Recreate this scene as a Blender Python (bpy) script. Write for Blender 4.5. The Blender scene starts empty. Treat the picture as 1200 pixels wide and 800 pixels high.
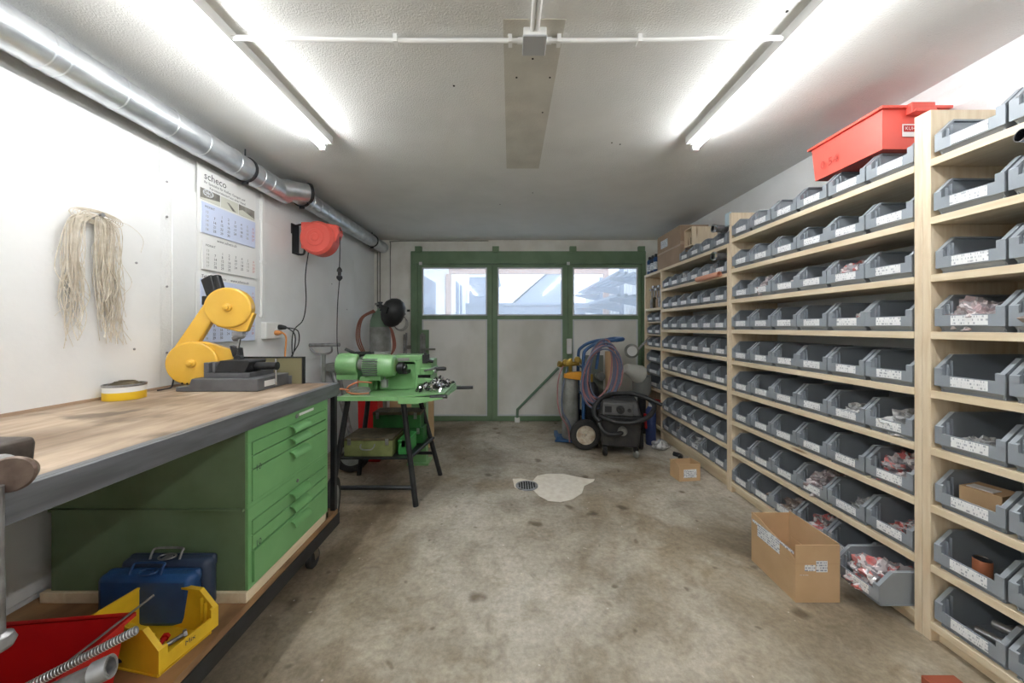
import bpy, bmesh, math, random
from mathutils import Vector, Matrix, noise
random.seed(7)
PI = math.pi
S = bpy.context.scene
COL = S.collection

# ------------------------------------------------------------------ camera, world, light, exposure
F = 420.0            # focal length in pixels of the 1200 wide frame
CZ = 1.3             # eye height
cam = bpy.data.cameras.new('camera'); camo = bpy.data.objects.new('camera', cam); COL.objects.link(camo)
cam.sensor_width = 36; cam.lens = F * 36 / 1200
cam.shift_x = 2 / 1200; cam.shift_y = -17 / 1200; cam.clip_start = 0.02
camo.location = (0, 0, CZ); camo.rotation_euler = (PI/2, 0, 0)
S.camera = camo
S.view_settings.view_transform = 'Standard'; S.view_settings.look = 'None'
S.view_settings.gamma = 1; S.view_settings.use_curve_mapping = False
S.view_settings.exposure = 1.98
S.cycles.use_denoising = True
S.cycles.max_bounces = 10; S.cycles.diffuse_bounces = 8; S.cycles.glossy_bounces = 4
S.cycles.transmission_bounces = 6; S.cycles.transparent_max_bounces = 12
S.cycles.caustics_reflective = False; S.cycles.caustics_refractive = False
S.cycles.sample_clamp_indirect = 4
W = bpy.data.worlds.new('world'); S.world = W; W.use_nodes = True
bg = W.node_tree.nodes['Background']; bg.inputs[0].default_value = (0.80, 0.90, 1.0, 1); bg.inputs[1].default_value = 0.95
TUBE = 16.0          # emission of the ceiling tubes

# ------------------------------------------------------------------ materials
def lin(c):
    return tuple(((v/255)/12.92 if v/255 <= .04045 else (((v/255)+.055)/1.055)**2.4) for v in c) + (1,)
MATS = {}
def mat(name, rgb, rough=.6, metal=0, var=.0, scale=8, bump=0, bscale=60, stretch=(1,1,1), rgb2=None, coat=0, emit=0, detail=5):
    if name in MATS: return MATS[name]
    m = bpy.data.materials.new(name); MATS[name] = m; m.use_nodes = True
    nt = m.node_tree; N = nt.nodes; L = nt.links; b = N['Principled BSDF']
    b.inputs['Roughness'].default_value = rough; b.inputs['Metallic'].default_value = metal
    b.inputs['Coat Weight'].default_value = coat
    c1 = lin(rgb); tc = N.new('ShaderNodeTexCoord'); mp = N.new('ShaderNodeMapping'); mp.inputs['Scale'].default_value = stretch
    L.new(tc.outputs['Object'], mp.inputs[0])
    if rgb2 is None: rgb2 = tuple(max(0, v*(1-var)) for v in rgb)
    n = N.new('ShaderNodeTexNoise'); n.inputs['Scale'].default_value = scale; n.inputs['Detail'].default_value = detail
    r = N.new('ShaderNodeValToRGB'); r.color_ramp.elements[0].position = .35; r.color_ramp.elements[1].position = .62
    r.color_ramp.elements[0].color = lin(rgb2); r.color_ramp.elements[1].color = c1
    L.new(mp.outputs[0], n.inputs[0]); L.new(n.outputs[0], r.inputs[0]); L.new(r.outputs[0], b.inputs['Base Color'])
    if bump:
        n2 = N.new('ShaderNodeTexNoise'); n2.inputs['Scale'].default_value = bscale; n2.inputs['Detail'].default_value = 4
        bp = N.new('ShaderNodeBump'); bp.inputs['Strength'].default_value = bump; bp.inputs['Distance'].default_value = .01
        L.new(mp.outputs[0], n2.inputs[0]); L.new(n2.outputs[0], bp.inputs['Height']); L.new(bp.outputs[0], b.inputs['Normal'])
    if emit:
        b.inputs['Emission Color'].default_value = c1; b.inputs['Emission Strength'].default_value = emit
    return m
def nodes(m): return m.node_tree.nodes, m.node_tree.links, m.node_tree.nodes['Principled BSDF']

def floor_material():
    m = mat('concrete', (190,182,168), rough=.75); N, L, b = nodes(m)
    tc = N.new('ShaderNodeTexCoord')
    def nz(scale, det=6, rough=.6, dist=0):
        n = N.new('ShaderNodeTexNoise'); n.inputs['Scale'].default_value = scale; n.inputs['Detail'].default_value = det
        n.inputs['Roughness'].default_value = rough; n.inputs['Distortion'].default_value = dist; L.new(tc.outputs['Object'], n.inputs[0]); return n.outputs[0]
    def ramp(src, p0, c0, p1, c1):
        r = N.new('ShaderNodeValToRGB'); r.color_ramp.elements[0].position = p0; r.color_ramp.elements[1].position = p1
        r.color_ramp.elements[0].color = c0; r.color_ramp.elements[1].color = c1; L.new(src, r.inputs[0]); return r.outputs[0]
    def mul(a, c, f=1.0, mode='MULTIPLY'):
        x = N.new('ShaderNodeMix'); x.data_type = 'RGBA'; x.blend_type = mode; x.inputs[0].default_value = f
        L.new(a, x.inputs[6]); L.new(c, x.inputs[7]); return x.outputs[2]
    g = lambda v: (v, v, v, 1)
    base = ramp(nz(1.6, 7, .65, .3), .32, lin((158,150,136)), .66, lin((210,204,191)))
    fine = ramp(nz(38, 5, .7), .3, g(.70), .7, g(1.12)); col = mul(base, fine)
    med = ramp(nz(5.5, 6, .7, .8), .34, lin((196,188,172)), .52, g(1)); col = mul(col, med, .55)
    # small oil drops
    v = N.new('ShaderNodeTexVoronoi'); v.inputs['Scale'].default_value = 3.1; v.inputs['Randomness'].default_value = 1
    mp = N.new('ShaderNodeMapping'); mp.inputs['Scale'].default_value = (1, 1.1, 1)
    wob = N.new('ShaderNodeMix'); wob.data_type = 'VECTOR'
    nn = N.new('ShaderNodeTexNoise'); nn.inputs['Scale'].default_value = 7; L.new(tc.outputs['Object'], nn.inputs[0])
    add = N.new('ShaderNodeVectorMath'); add.operation = 'MULTIPLY_ADD'; add.inputs[1].default_value = (.12,.12,.12)
    L.new(nn.outputs['Color'], add.inputs[0]); L.new(tc.outputs['Object'], add.inputs[2]); L.new(add.outputs[0], v.inputs[0])
    spot = ramp(v.outputs['Distance'], .07, lin((140,126,104)), .15, g(1)); col = mul(col, spot, .8)
    v2 = N.new('ShaderNodeTexVoronoi'); v2.inputs['Scale'].default_value = 6.3; L.new(add.outputs[0], v2.inputs[0])
    spot2 = ramp(v2.outputs['Distance'], .05, lin((140,128,108)), .12, g(1)); col = mul(col, spot2, .6)
    # broad dirty areas
    dirt = ramp(nz(.8, 5, .6, .6), .40, lin((186,172,150)), .56, g(1)); col = mul(col, dirt, .8)
    # darker lane alongside the bench
    sx = N.new('ShaderNodeSeparateXYZ'); L.new(tc.outputs['Object'], sx.inputs[0])
    w1 = N.new('ShaderNodeMath'); w1.operation = 'MULTIPLY_ADD'; w1.inputs[1].default_value = .5; L.new(nz(1.3, 4), w1.inputs[0]); L.new(sx.outputs[0], w1.inputs[2])
    lane = ramp(w1.outputs[0], 0, g(.70), .10, g(1))
    lane.node.color_ramp.elements[0].position = 0.0
    mr = N.new('ShaderNodeMapRange'); mr.inputs['From Min'].default_value = -1.25; mr.inputs['From Max'].default_value = .35
    L.new(w1.outputs[0], mr.inputs[0]); L.new(mr.outputs[0], lane.node.inputs[0])
    lane.node.color_ramp.elements[0].position = .35; lane.node.color_ramp.elements[1].position = .75
    lane.node.color_ramp.elements[0].color = lin((200,190,176)); col = mul(col, lane, .9)
    # pale flecks
    v3 = N.new('ShaderNodeTexVoronoi'); v3.inputs['Scale'].default_value = 9; L.new(add.outputs[0], v3.inputs[0])
    fleck = ramp(v3.outputs['Distance'], .03, g(.45), .05, g(0)); col = mul(col, fleck, .5, 'ADD')
    L.new(col, b.inputs['Base Color'])
    bp = N.new('ShaderNodeBump'); bp.inputs['Strength'].default_value = .25; bp.inputs['Distance'].default_value = .004
    L.new(nz(55, 5), bp.inputs['Height']); L.new(bp.outputs[0], b.inputs['Normal'])
    rr = ramp(nz(2.5), .3, g(.5), .7, g(.85)); L.new(rr, b.inputs['Roughness'])
    return m
def print_material(name, base, ink, sx, pitch, thr=.5):
    """paper with a few rows of small illegible print on it"""
    m = mat(name, base, rough=.6); N, L, b = nodes(m)
    tc = N.new('ShaderNodeTexCoord'); sp = N.new('ShaderNodeSeparateXYZ'); L.new(tc.outputs['Object'], sp.inputs[0])
    oi = N.new('ShaderNodeObjectInfo')
    def mth(op, a, c=None, v=None):
        x = N.new('ShaderNodeMath'); x.operation = op; L.new(a, x.inputs[0])
        if c is not None: L.new(c, x.inputs[1])
        elif v is not None: x.inputs[1].default_value = v
        return x.outputs[0]
    u = mth('ADD', sp.outputs[0], sp.outputs[1]); u = mth('MULTIPLY', u, v=sx)
    zr = mth('MULTIPLY', sp.outputs[2], v=1/pitch); row = mth('FLOOR', zr); fr = mth('FRACT', zr)
    cb = N.new('ShaderNodeCombineXYZ'); L.new(u, cb.inputs[0]); L.new(mth('MULTIPLY', row, v=7.3), cb.inputs[1]); L.new(mth('MULTIPLY', oi.outputs['Random'], v=100), cb.inputs[2])
    n = N.new('ShaderNodeTexNoise'); n.inputs['Scale'].default_value = 1; n.inputs['Detail'].default_value = 2; L.new(cb.outputs[0], n.inputs[0])
    band = mth('GREATER_THAN', fr, v=.45); on = mth('MULTIPLY', mth('GREATER_THAN', n.outputs[0], v=thr), band)
    x = N.new('ShaderNodeMix'); x.data_type = 'RGBA'; L.new(on, x.inputs[0]); x.inputs[6].default_value = lin(base); x.inputs[7].default_value = lin(ink)
    L.new(x.outputs[2], b.inputs['Base Color']); return m
def bag_material(name, cols, scale=52):
    m = mat(name, cols[0], rough=.18, coat=.6); N, L, b = nodes(m)
    tc = N.new('ShaderNodeTexCoord'); v = N.new('ShaderNodeTexVoronoi'); v.inputs['Scale'].default_value = scale
    nn = N.new('ShaderNodeTexNoise'); nn.inputs['Scale'].default_value = 14; nn.inputs['Detail'].default_value = 4
    ma = N.new('ShaderNodeVectorMath'); ma.operation = 'MULTIPLY_ADD'; ma.inputs[1].default_value = (.08,.08,.08)
    L.new(tc.outputs['Object'], nn.inputs[0]); L.new(nn.outputs['Color'], ma.inputs[0]); L.new(tc.outputs['Object'], ma.inputs[2]); L.new(ma.outputs[0], v.inputs[0])
    sep = N.new('ShaderNodeSeparateColor'); L.new(v.outputs['Color'], sep.inputs[0])
    r = N.new('ShaderNodeValToRGB'); r.color_ramp.interpolation = 'CONSTANT'
    while len(r.color_ramp.elements) < len(cols): r.color_ramp.elements.new(.5)
    for i, c in enumerate(cols):
        r.color_ramp.elements[i].position = i/len(cols); r.color_ramp.elements[i].color = lin(c)
    L.new(sep.outputs[0], r.inputs[0])
    n3 = N.new('ShaderNodeTexNoise'); n3.inputs['Scale'].default_value = 40; n3.inputs['Detail'].default_value = 3; L.new(tc.outputs['Object'], n3.inputs[0])
    x = N.new('ShaderNodeMix'); x.data_type = 'RGBA'; q = N.new('ShaderNodeMath'); q.operation = 'MULTIPLY'; q.inputs[1].default_value = .55; L.new(n3.outputs[0], q.inputs[0]); L.new(q.outputs[0], x.inputs[0]); L.new(r.outputs[0], x.inputs[6]); x.inputs[7].default_value = lin((190,188,190))
    L.new(x.outputs[2], b.inputs['Base Color'])
    return m
def glass_material():
    m = bpy.data.materials.new('dusty_glass'); m.use_nodes = True; MATS['dusty_glass'] = m
    N = m.node_tree.nodes; L = m.node_tree.links; N.clear()
    o = N.new('ShaderNodeOutputMaterial'); t = N.new('ShaderNodeBsdfTransparent'); d = N.new('ShaderNodeBsdfDiffuse'); g = N.new('ShaderNodeBsdfGlossy')
    tl = N.new('ShaderNodeBsdfTranslucent'); tl.inputs[0].default_value = (.85,.9,.95,1)
    t.inputs[0].default_value = (.95,.97,1,1); d.inputs[0].default_value = (.8,.82,.85,1); g.inputs['Roughness'].default_value = .05
    a = N.new('ShaderNodeMixShader'); b = N.new('ShaderNodeMixShader'); c = N.new('ShaderNodeMixShader')
    a.inputs[0].default_value = .07; b.inputs[0].default_value = .06; c.inputs[0].default_value = .22
    L.new(t.outputs[0], c.inputs[1]); L.new(tl.outputs[0], c.inputs[2]); L.new(c.outputs[0], a.inputs[1]); L.new(d.outputs[0], a.inputs[2])
    L.new(a.outputs[0], b.inputs[1]); L.new(g.outputs[0], b.inputs[2]); L.new(b.outputs[0], o.inputs[0])
    return m
M_floor = floor_material()
M_ceil = mat('rough_ceiling_plaster', (226,226,223), rough=.9, var=.03, scale=3, bump=.42, bscale=130)
M_patch = mat('bare_plaster_patch', (203,200,190), rough=.9, var=.06, scale=6, bump=.25, bscale=120)
M_wall = mat('white_painted_wall', (230,231,231), rough=.8, rgb2=(222,223,222), scale=3, bump=.25, bscale=90)
M_wallb = mat('white_board_panel', (232,233,233), rough=.6, rgb2=(222,223,222), scale=2.2, bump=.12, bscale=40)
M_back = mat('off_white_wall', (236,235,230), rough=.85, rgb2=(222,220,213), scale=4, bump=.3, bscale=60)
M_dgreen = mat('green_door_paint', (116,142,112), rough=.5, rgb2=(104,131,100), scale=5)
M_panel = mat('dirty_door_panel', (236,236,233), rough=.5, rgb2=(206,206,198), scale=1.6, stretch=(1,1,.7), detail=7)
M_white = mat('white_plastic', (232,232,230), rough=.4)
M_wframe = mat('white_glazing_bead', (205,210,214), rough=.5)
M_galv = mat('galvanised_steel', (222,225,228), rough=.33, metal=.8, rgb2=(190,195,200), scale=14, stretch=(1,.5,1))
M_steel = mat('dull_steel', (165,165,167), rough=.35, metal=.6, rgb2=(128,126,124), scale=20)
M_chrome = mat('bright_steel', (215,215,218), rough=.15, metal=1)
M_band = mat('worn_steel_edging', (122,125,130), rough=.4, metal=.35, rgb2=(98,100,104), scale=9, stretch=(3,.4,3))
M_black = mat('black_plastic', (32,33,35), rough=.45)
M_blackm = mat('black_painted_steel', (38,40,43), rough=.4, rgb2=(28,29,31), scale=20)
M_rubber = mat('black_rubber', (48,47,46), rough=.8, rgb2=(36,35,34), scale=20)
M_yellow = mat('yellow_cast_paint', (230,184,72), rough=.32, rgb2=(220,172,60), scale=5, coat=.3)
M_grey = mat('grey_machine_paint', (98,99,102), rough=.45, rgb2=(84,85,88), scale=12)
M_bin = mat('grey_bin_plastic', (146,153,160), rough=.42, rgb2=(138,145,152), scale=6)
M_label = print_material('white_bin_label', (240,241,242), (176,180,188), 200, .0125, .56)
M_paper = print_material('printed_paper', (232,236,240), (140,150,168), 160, .012, .5)
M_red = mat('red_plastic', (228,98,86), rough=.4, rgb2=(222,92,80), scale=5)
M_redd = mat('deep_red_plastic', (196,26,28), rough=.4, rgb2=(178,22,24), scale=5)
M_yel = mat('yellow_bin_plastic', (232,192,44), rough=.42, rgb2=(214,172,36), scale=8)
M_card = mat('brown_cardboard', (202,170,132), rough=.8, rgb2=(192,160,122), scale=5)
M_cardp = mat('taupe_cardboard', (172,148,126), rough=.8, rgb2=(160,137,116), scale=5)
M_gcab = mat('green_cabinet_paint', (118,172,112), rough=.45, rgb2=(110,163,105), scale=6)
M_gcab_shade = mat('shaded_green_cabinet_paint', (108,130,98), rough=.5, rgb2=(94,114,80), scale=5)  # cabinet green darkened, the shade of the side put into the colour
M_gmach = mat('green_machine_enamel', (134,182,126), rough=.3, rgb2=(120,168,112), scale=8, coat=.3)
M_gtool = mat('green_toolbox_paint', (40,104,48), rough=.5, rgb2=(34,84,40), scale=8)
M_glight = mat('mid_green_box_paint', (64,150,76), rough=.5)
M_rust = mat('rusty_brown_lid', (96,84,62), rough=.8, rgb2=(70,64,48), scale=14)
M_olive = mat('olive_case_paint', (128,136,84), rough=.6, rgb2=(104,108,66), scale=10)
M_blue = mat('blue_metal_paint', (40,84,140), rough=.4, rgb2=(30,58,100), scale=6)
M_bluet = mat('blue_trolley_paint', (44,84,130), rough=.45)
M_navy = mat('navy_toolbox_paint', (58,72,98), rough=.45, rgb2=(40,48,64), scale=5)
M_cyl = mat('grey_cylinder_paint', (148,150,146), rough=.5, rgb2=(116,118,112), scale=9)
M_cylg = mat('green_grey_shoulder', (106,132,110), rough=.5)
M_brass = mat('brass', (176,148,70), rough=.35, metal=.8)
M_gold = mat('ochre_bracket', (214,150,40), rough=.5)
M_hosep = mat('pink_red_hose', (168,118,120), rough=.55)
M_hoseb = mat('blue_hose', (96,108,132), rough=.55)
M_hosebr = mat('brown_hose', (134,84,68), rough=.6)
M_copper = mat('copper_cable', (196,120,84), rough=.5)
M_orange = mat('orange_cable', (224,150,84), rough=.5)
M_twine = mat('beige_twine', (214,206,192), rough=.9, rgb2=(190,180,162), scale=30)
M_tube = mat('fluorescent_tube', (255,255,255), emit=TUBE); nodes(M_tube)[2].inputs['Emission Color'].default_value = (.965, .985, 1, 1)
M_glass = glass_material()
M_calblue = mat('pale_blue_paper', (206,216,240), rough=.6)
M_ink = mat('black_ink', (62,64,70), rough=.7)
M_inkr = mat('red_ink', (200,110,100), rough=.7)
M_photo = mat('grey_photo_print', (150,148,140), rough=.5, rgb2=(112,110,104), scale=18)
M_photo2 = mat('pale_photo_print', (206,206,194), rough=.5)
M_patchf = mat('pale_cement_repair', (236,230,218), rough=.8, rgb2=(222,214,200), scale=20)
M_dark = mat('dark_void', (20,20,20), rough=.9)
M_terr = mat('terracotta_clay', (150,78,54), rough=.8)
M_paleblue = mat('pale_blue_acrylic', (188,208,220), rough=.25)
M_concr = mat('outside_paving', (176,176,176), rough=.9, var=.1)
M_outwall = mat('outside_white_render', (240,240,240), rough=.9)
M_outgrey = mat('outside_grey_sheet', (150,160,178), rough=.6)
M_outwood = mat('outside_timber', (206,170,150), rough=.8)
M_outdark = mat('outside_dark_window', (96,112,140), rough=.3)
def wood(name, c1, c2, stretch, bands=9, rough=.6, knots=True):
    m = mat(name, c1, rough=rough); N, L, b = nodes(m)
    tc = N.new('ShaderNodeTexCoord'); mp = N.new('ShaderNodeMapping'); mp.inputs['Scale'].default_value = stretch
    L.new(tc.outputs['Object'], mp.inputs[0])
    n = N.new('ShaderNodeTexNoise'); n.inputs['Scale'].default_value = bands; n.inputs['Detail'].default_value = 6; n.inputs['Distortion'].default_value = .4
    r = N.new('ShaderNodeValToRGB'); r.color_ramp.elements[0].position = .33; r.color_ramp.elements[1].position = .66
    r.color_ramp.elements[0].color = lin(c2); r.color_ramp.elements[1].color = lin(c1)
    L.new(mp.outputs[0], n.inputs[0]); L.new(n.outputs[0], r.inputs[0]); last = r.outputs[0]
    if knots:
        v = N.new('ShaderNodeTexVoronoi'); v.inputs['Scale'].default_value = 2.3; L.new(mp.outputs[0], v.inputs[0])
        k = N.new('ShaderNodeValToRGB'); k.color_ramp.elements[0].position = .03; k.color_ramp.elements[1].position = .09
        k.color_ramp.elements[0].color = lin((150,112,76)); k.color_ramp.elements[1].color = (1,1,1,1); L.new(v.outputs['Distance'], k.inputs[0])
        x = N.new('ShaderNodeMix'); x.data_type = 'RGBA'; x.blend_type = 'MULTIPLY'; x.inputs[0].default_value = .8
        L.new(last, x.inputs[6]); L.new(k.outputs[0], x.inputs[7]); last = x.outputs[2]
    L.new(last, b.inputs['Base Color']); return m
M_pine_y = wood('pine_along_shelf', (234,219,192), (220,200,168), (4, .5, 4))
M_pine_z = wood('pine_upright', (232,216,190), (218,197,166), (5, 5, .5))
M_bench = wood('worn_bench_board', (198,178,156), (162,141,120), (3.2, .55, 3), bands=6)
M_lower = wood('dirty_lower_shelf_board', (178,140,98), (120,88,60), (1.5, 1, 3), bands=4, knots=False)
def bench_stains():
    N, L, b = nodes(M_bench); src = b.inputs['Base Color'].links[0].from_socket
    tc = N.new('ShaderNodeTexCoord'); last = src
    for sc, p0, p1, c, f in ((5, .30, .42, (90,82,76), .65), (2.2, .36, .60, (170,160,150), .9)):
        n = N.new('ShaderNodeTexNoise'); n.inputs['Scale'].default_value = sc; n.inputs['Detail'].default_value = 6; L.new(tc.outputs['Object'], n.inputs[0])
        r = N.new('ShaderNodeValToRGB'); r.color_ramp.elements[0].position = p0; r.color_ramp.elements[1].position = p1
        r.color_ramp.elements[0].color = lin(c); r.color_ramp.elements[1].color = (1,1,1,1); L.new(n.outputs[0], r.inputs[0])
        x = N.new('ShaderNodeMix'); x.data_type = 'RGBA'; x.blend_type = 'MULTIPLY'; x.inputs[0].default_value = f
        L.new(last, x.inputs[6]); L.new(r.outputs[0], x.inputs[7]); last = x.outputs[2]
    L.new(last, b.inputs['Base Color'])
bench_stains()
BAGS = [bag_material('clear_bag_red_white', [(214,206,208),(190,54,50),(150,146,152),(228,222,222),(206,84,76),(120,116,122)]),
        bag_material('clear_bag_pink_grey', [(196,186,188),(158,136,138),(214,204,206),(132,124,128),(178,148,150)]),
        bag_material('clear_bag_pale', [(196,198,200),(168,170,172),(214,216,216),(146,148,150)]),
        bag_material('clear_bag_brown_metal', [(120,100,88),(168,156,148),(92,78,70),(150,124,108)])]

# ------------------------------------------------------------------ mesh building
def frame_at(d):
    d = d.normalized(); u = Vector((0,0,1)).cross(d)
    if u.length < 1e-4: u = Vector((1,0,0)).cross(d)
    u.normalize(); return u, d.cross(u).normalized()
GLY = {}
def glyphs(s, size):
    k = (s, size)
    if k not in GLY:
        c = bpy.data.curves.new('t', 'FONT'); c.body = s; c.size = size; c.resolution_u = 2
        o = bpy.data.objects.new('t', c); COL.objects.link(o)
        dg = bpy.context.evaluated_depsgraph_get(); me = o.evaluated_get(dg).to_mesh()
        GLY[k] = ([v.co.copy() for v in me.vertices], [tuple(p.vertices) for p in me.polygons])
        o.evaluated_get(dg).to_mesh_clear(); bpy.data.objects.remove(o); bpy.data.curves.remove(c)
    return GLY[k]
class MB:
    def __init__(s): s.v = []; s.f = []; s.mi = []; s.mats = []; s.cur = 0
    def use(s, m):
        if m not in s.mats: s.mats.append(m)
        s.cur = s.mats.index(m); return s
    def face(s, idx): s.f.append(tuple(idx)); s.mi.append(s.cur)
    def box(s, x0, x1, y0, y1, z0, z1, R=None):
        b = len(s.v); x0, x1 = min(x0,x1), max(x0,x1); y0, y1 = min(y0,y1), max(y0,y1); z0, z1 = min(z0,z1), max(z0,z1)
        pts = [Vector((x,y,z)) for x in (x0,x1) for y in (y0,y1) for z in (z0,z1)]
        if R: pts = [R @ p for p in pts]
        s.v += pts
        for q in ((0,1,3,2),(4,6,7,5),(0,4,5,1),(2,3,7,6),(0,2,6,4),(1,5,7,3)): s.face(b+i for i in q)
        return s
    def cyl(s, p0, p1, r0, r1=None, n=20, cap=True):
        p0 = Vector(p0); p1 = Vector(p1); r1 = r0 if r1 is None else r1; u, w = frame_at(p1-p0); b = len(s.v)
        for p, r in ((p0,r0),(p1,r1)):
            for i in range(n):
                a = 2*PI*i/n; s.v.append(p + u*math.cos(a)*r + w*math.sin(a)*r)
        for i in range(n): j = (i+1) % n; s.face((b+i, b+j, b+n+j, b+n+i))
        if cap: s.face(b+i for i in reversed(range(n))); s.face(b+n+i for i in range(n))
        return s
    def pipe(s, p0, p1, ro, ri, n=20):
        p0 = Vector(p0); p1 = Vector(p1); u, w = frame_at(p1-p0); b = len(s.v)
        for p, r in ((p0,ro),(p1,ro),(p1,ri),(p0,ri)):
            for i in range(n):
                a = 2*PI*i/n; s.v.append(p + u*math.cos(a)*r + w*math.sin(a)*r)
        for k in range(4):
            k2 = (k+1) % 4
            for i in range(n): j = (i+1) % n; s.face((b+k*n+i, b+k*n+j, b+k2*n+j, b+k2*n+i))
        return s
    def tube(s, pts, r, n=8, closed=False):
        pts = [Vector(p) for p in pts]; b = len(s.v); m = len(pts); u = None
        for k, p in enumerate(pts):
            if closed: d = pts[(k+1) % m] - pts[k-1]
            else: d = pts[min(k+1, m-1)] - pts[max(k-1, 0)]
            if d.length < 1e-9: d = Vector((0,0,1))
            d.normalize()
            if u is None: u, w = frame_at(d)
            else:
                u = u - d*u.dot(d)
                if u.length < 1e-6: u, w = frame_at(d)
                u.normalize(); w = d.cross(u)
            rr = r[k] if isinstance(r, (list, tuple)) else r
            for i in range(n): a = 2*PI*i/n; s.v.append(p + u*math.cos(a)*rr + w*math.sin(a)*rr)
        for k in range(m if closed else m-1):
            k2 = (k+1) % m
            for i in range(n): j = (i+1) % n; s.face((b+k*n+i, b+k*n+j, b+k2*n+j, b+k2*n+i))
        if not closed: s.face(b+i for i in reversed(range(n))); s.face(b+(m-1)*n+i for i in range(n))
        return s
    def prism(s, poly, axis, a, c):
        """poly: 2d points; axis 'x': (y,z), 'y': (x,z), 'z': (x,y)"""
        b = len(s.v); n = len(poly)
        for t in (a, c):
            for p, q in poly: s.v.append(Vector({'x': (t,p,q), 'y': (p,t,q), 'z': (p,q,t)}[axis]))
        s.face(b+i for i in reversed(range(n))); s.face(b+n+i for i in range(n))
        for i in range(n): j = (i+1) % n; s.face((b+i, b+j, b+n+j, b+n+i))
        return s
    def lathe(s, prof, o=(0,0,0), axis=(0,0,1), n=24, ring=False):
        """prof: (radius, height along the axis)"""
        o = Vector(o); ax = Vector(axis).normalized(); u, w = frame_at(ax); b = len(s.v); m = len(prof)
        for r, h in prof:
            for i in range(n): a = 2*PI*i/n; s.v.append(o + ax*h + u*math.cos(a)*r + w*math.sin(a)*r)
        for k in range(m if ring else m-1):
            k2 = (k+1) % m
            for i in range(n): j = (i+1) % n; s.face((b+k*n+i, b+k*n+j, b+k2*n+j, b+k2*n+i))
        if ring: return s
        s.face(b+i for i in reversed(range(n))); s.face(b+(m-1)*n+i for i in range(n)); return s
    def quad(s, *p):
        b = len(s.v); s.v += [Vector(q) for q in p]; s.face(b+i for i in range(len(p))); return s
    def blob(s, c, rad, amp=.2, freq=6, seed=0, sub=3, flat=None):
        bm = bmesh.new(); bmesh.ops.create_icosphere(bm, subdivisions=sub, radius=1); b = len(s.v); c = Vector(c)
        for v in bm.verts:
            d = v.co.copy(); k = 1 + amp*noise.noise(d*freq*.35 + Vector((seed*3.1, seed, 0))) + amp*.5*noise.noise(d*freq + Vector((seed,0,0)))
            p = Vector((d.x*rad[0]*k, d.y*rad[1]*k, d.z*rad[2]*k))
            if flat is not None: p.z = max(p.z, -rad[2]*flat)
            s.v.append(c + p)
        bm.verts.index_update()
        for f in bm.faces: s.face(b+v.index for v in f.verts)
        bm.free(); return s
    def text(s, body, size, origin, xd, yd, lift=.0006, align='L'):
        vs, fs = glyphs(body, size); xd = Vector(xd); yd = Vector(yd); nd = xd.cross(yd); o = Vector(origin); b = len(s.v)
        if not vs: return s
        wd = max(v.x for v in vs); off = {'L': 0, 'C': -wd/2, 'R': -wd}[align]
        for v in vs: s.v.append(o + xd*(v.x+off) + yd*v.y + nd*lift)
        for f in fs: s.face(b+i for i in f)
        return s
    def turn(s, c, ang):
        M = Matrix.Translation(c) @ Matrix.Rotation(ang, 4, 'Z') @ Matrix.Translation(-Vector(c)); s.v = [M @ v for v in s.v]; return s
    def build(s, name, m=None, parent=None, origin=(0,0,0), bevel=0, flat=False, angle=.7):
        me = bpy.data.meshes.new(name); o0 = Vector(origin)
        me.from_pydata([tuple(v - o0) for v in s.v], [], s.f)
        if m is not None and not s.mats: me.materials.append(m)
        for q in s.mats: me.materials.append(q)
        if s.mats: me.polygons.foreach_set('material_index', s.mi)
        bm = bmesh.new(); bm.from_mesh(me); bmesh.ops.recalc_face_normals(bm, faces=bm.faces); bm.to_mesh(me); bm.free()
        if not flat:
            me.polygons.foreach_set('use_smooth', [True]*len(me.polygons)); me.set_sharp_from_angle(angle=angle)
        ob = bpy.data.objects.new(name, me); COL.objects.link(ob)
        if parent is not None: ob.parent = parent
        else: ob.location = o0
        if bevel:
            b = ob.modifiers.new('bevel', 'BEVEL'); b.width = bevel; b.segments = 2; b.limit_method = 'ANGLE'; b.angle_limit = .9
        return ob
def tag(o, label=None, cat=None, group=None, kind=None):
    if label: o['label'] = label
    if cat: o['category'] = cat
    if group: o['group'] = group
    if kind: o['kind'] = kind
    return o
class Thing:
    """an Empty at the thing's base; parts are given in world metres and stored relative to it"""
    def __init__(s, name, loc, label, cat, group=None):
        s.o = bpy.data.objects.new(name, None); COL.objects.link(s.o); s.o.location = loc; s.o.empty_display_size = .05
        s.loc = Vector(loc); tag(s.o, label, cat, group)
    def part(s, name, mb, m=None, label=None, **k):
        o = mb.build(name, m, s.o, s.loc, **k)
        if label: o['label'] = label
        return o
    def sub(s, par, name, mb, m=None, label=None, **k):
        o = mb.build(name, m, par, s.loc, **k)
        if label: o['label'] = label
        return o
def struct(name, mb, m=None, parent=None, **k):
    o = mb.build(name, m, parent, (0,0,0), **k)
    if parent is None: o['kind'] = 'structure'
    return o
def smooth_path(pts, sub=6):
    P = [Vector(p) for p in pts]; out = []
    for i in range(len(P)-1):
        p0 = P[max(i-1,0)]; p1 = P[i]; p2 = P[i+1]; p3 = P[min(i+2, len(P)-1)]
        for t in range(sub):
            t /= sub; out.append(.5*((2*p1) + (p2-p0)*t + (2*p0-5*p1+4*p2-p3)*t*t + (3*p1-p0-3*p2+p3)*t**3))
    out.append(P[-1]); return out
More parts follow.
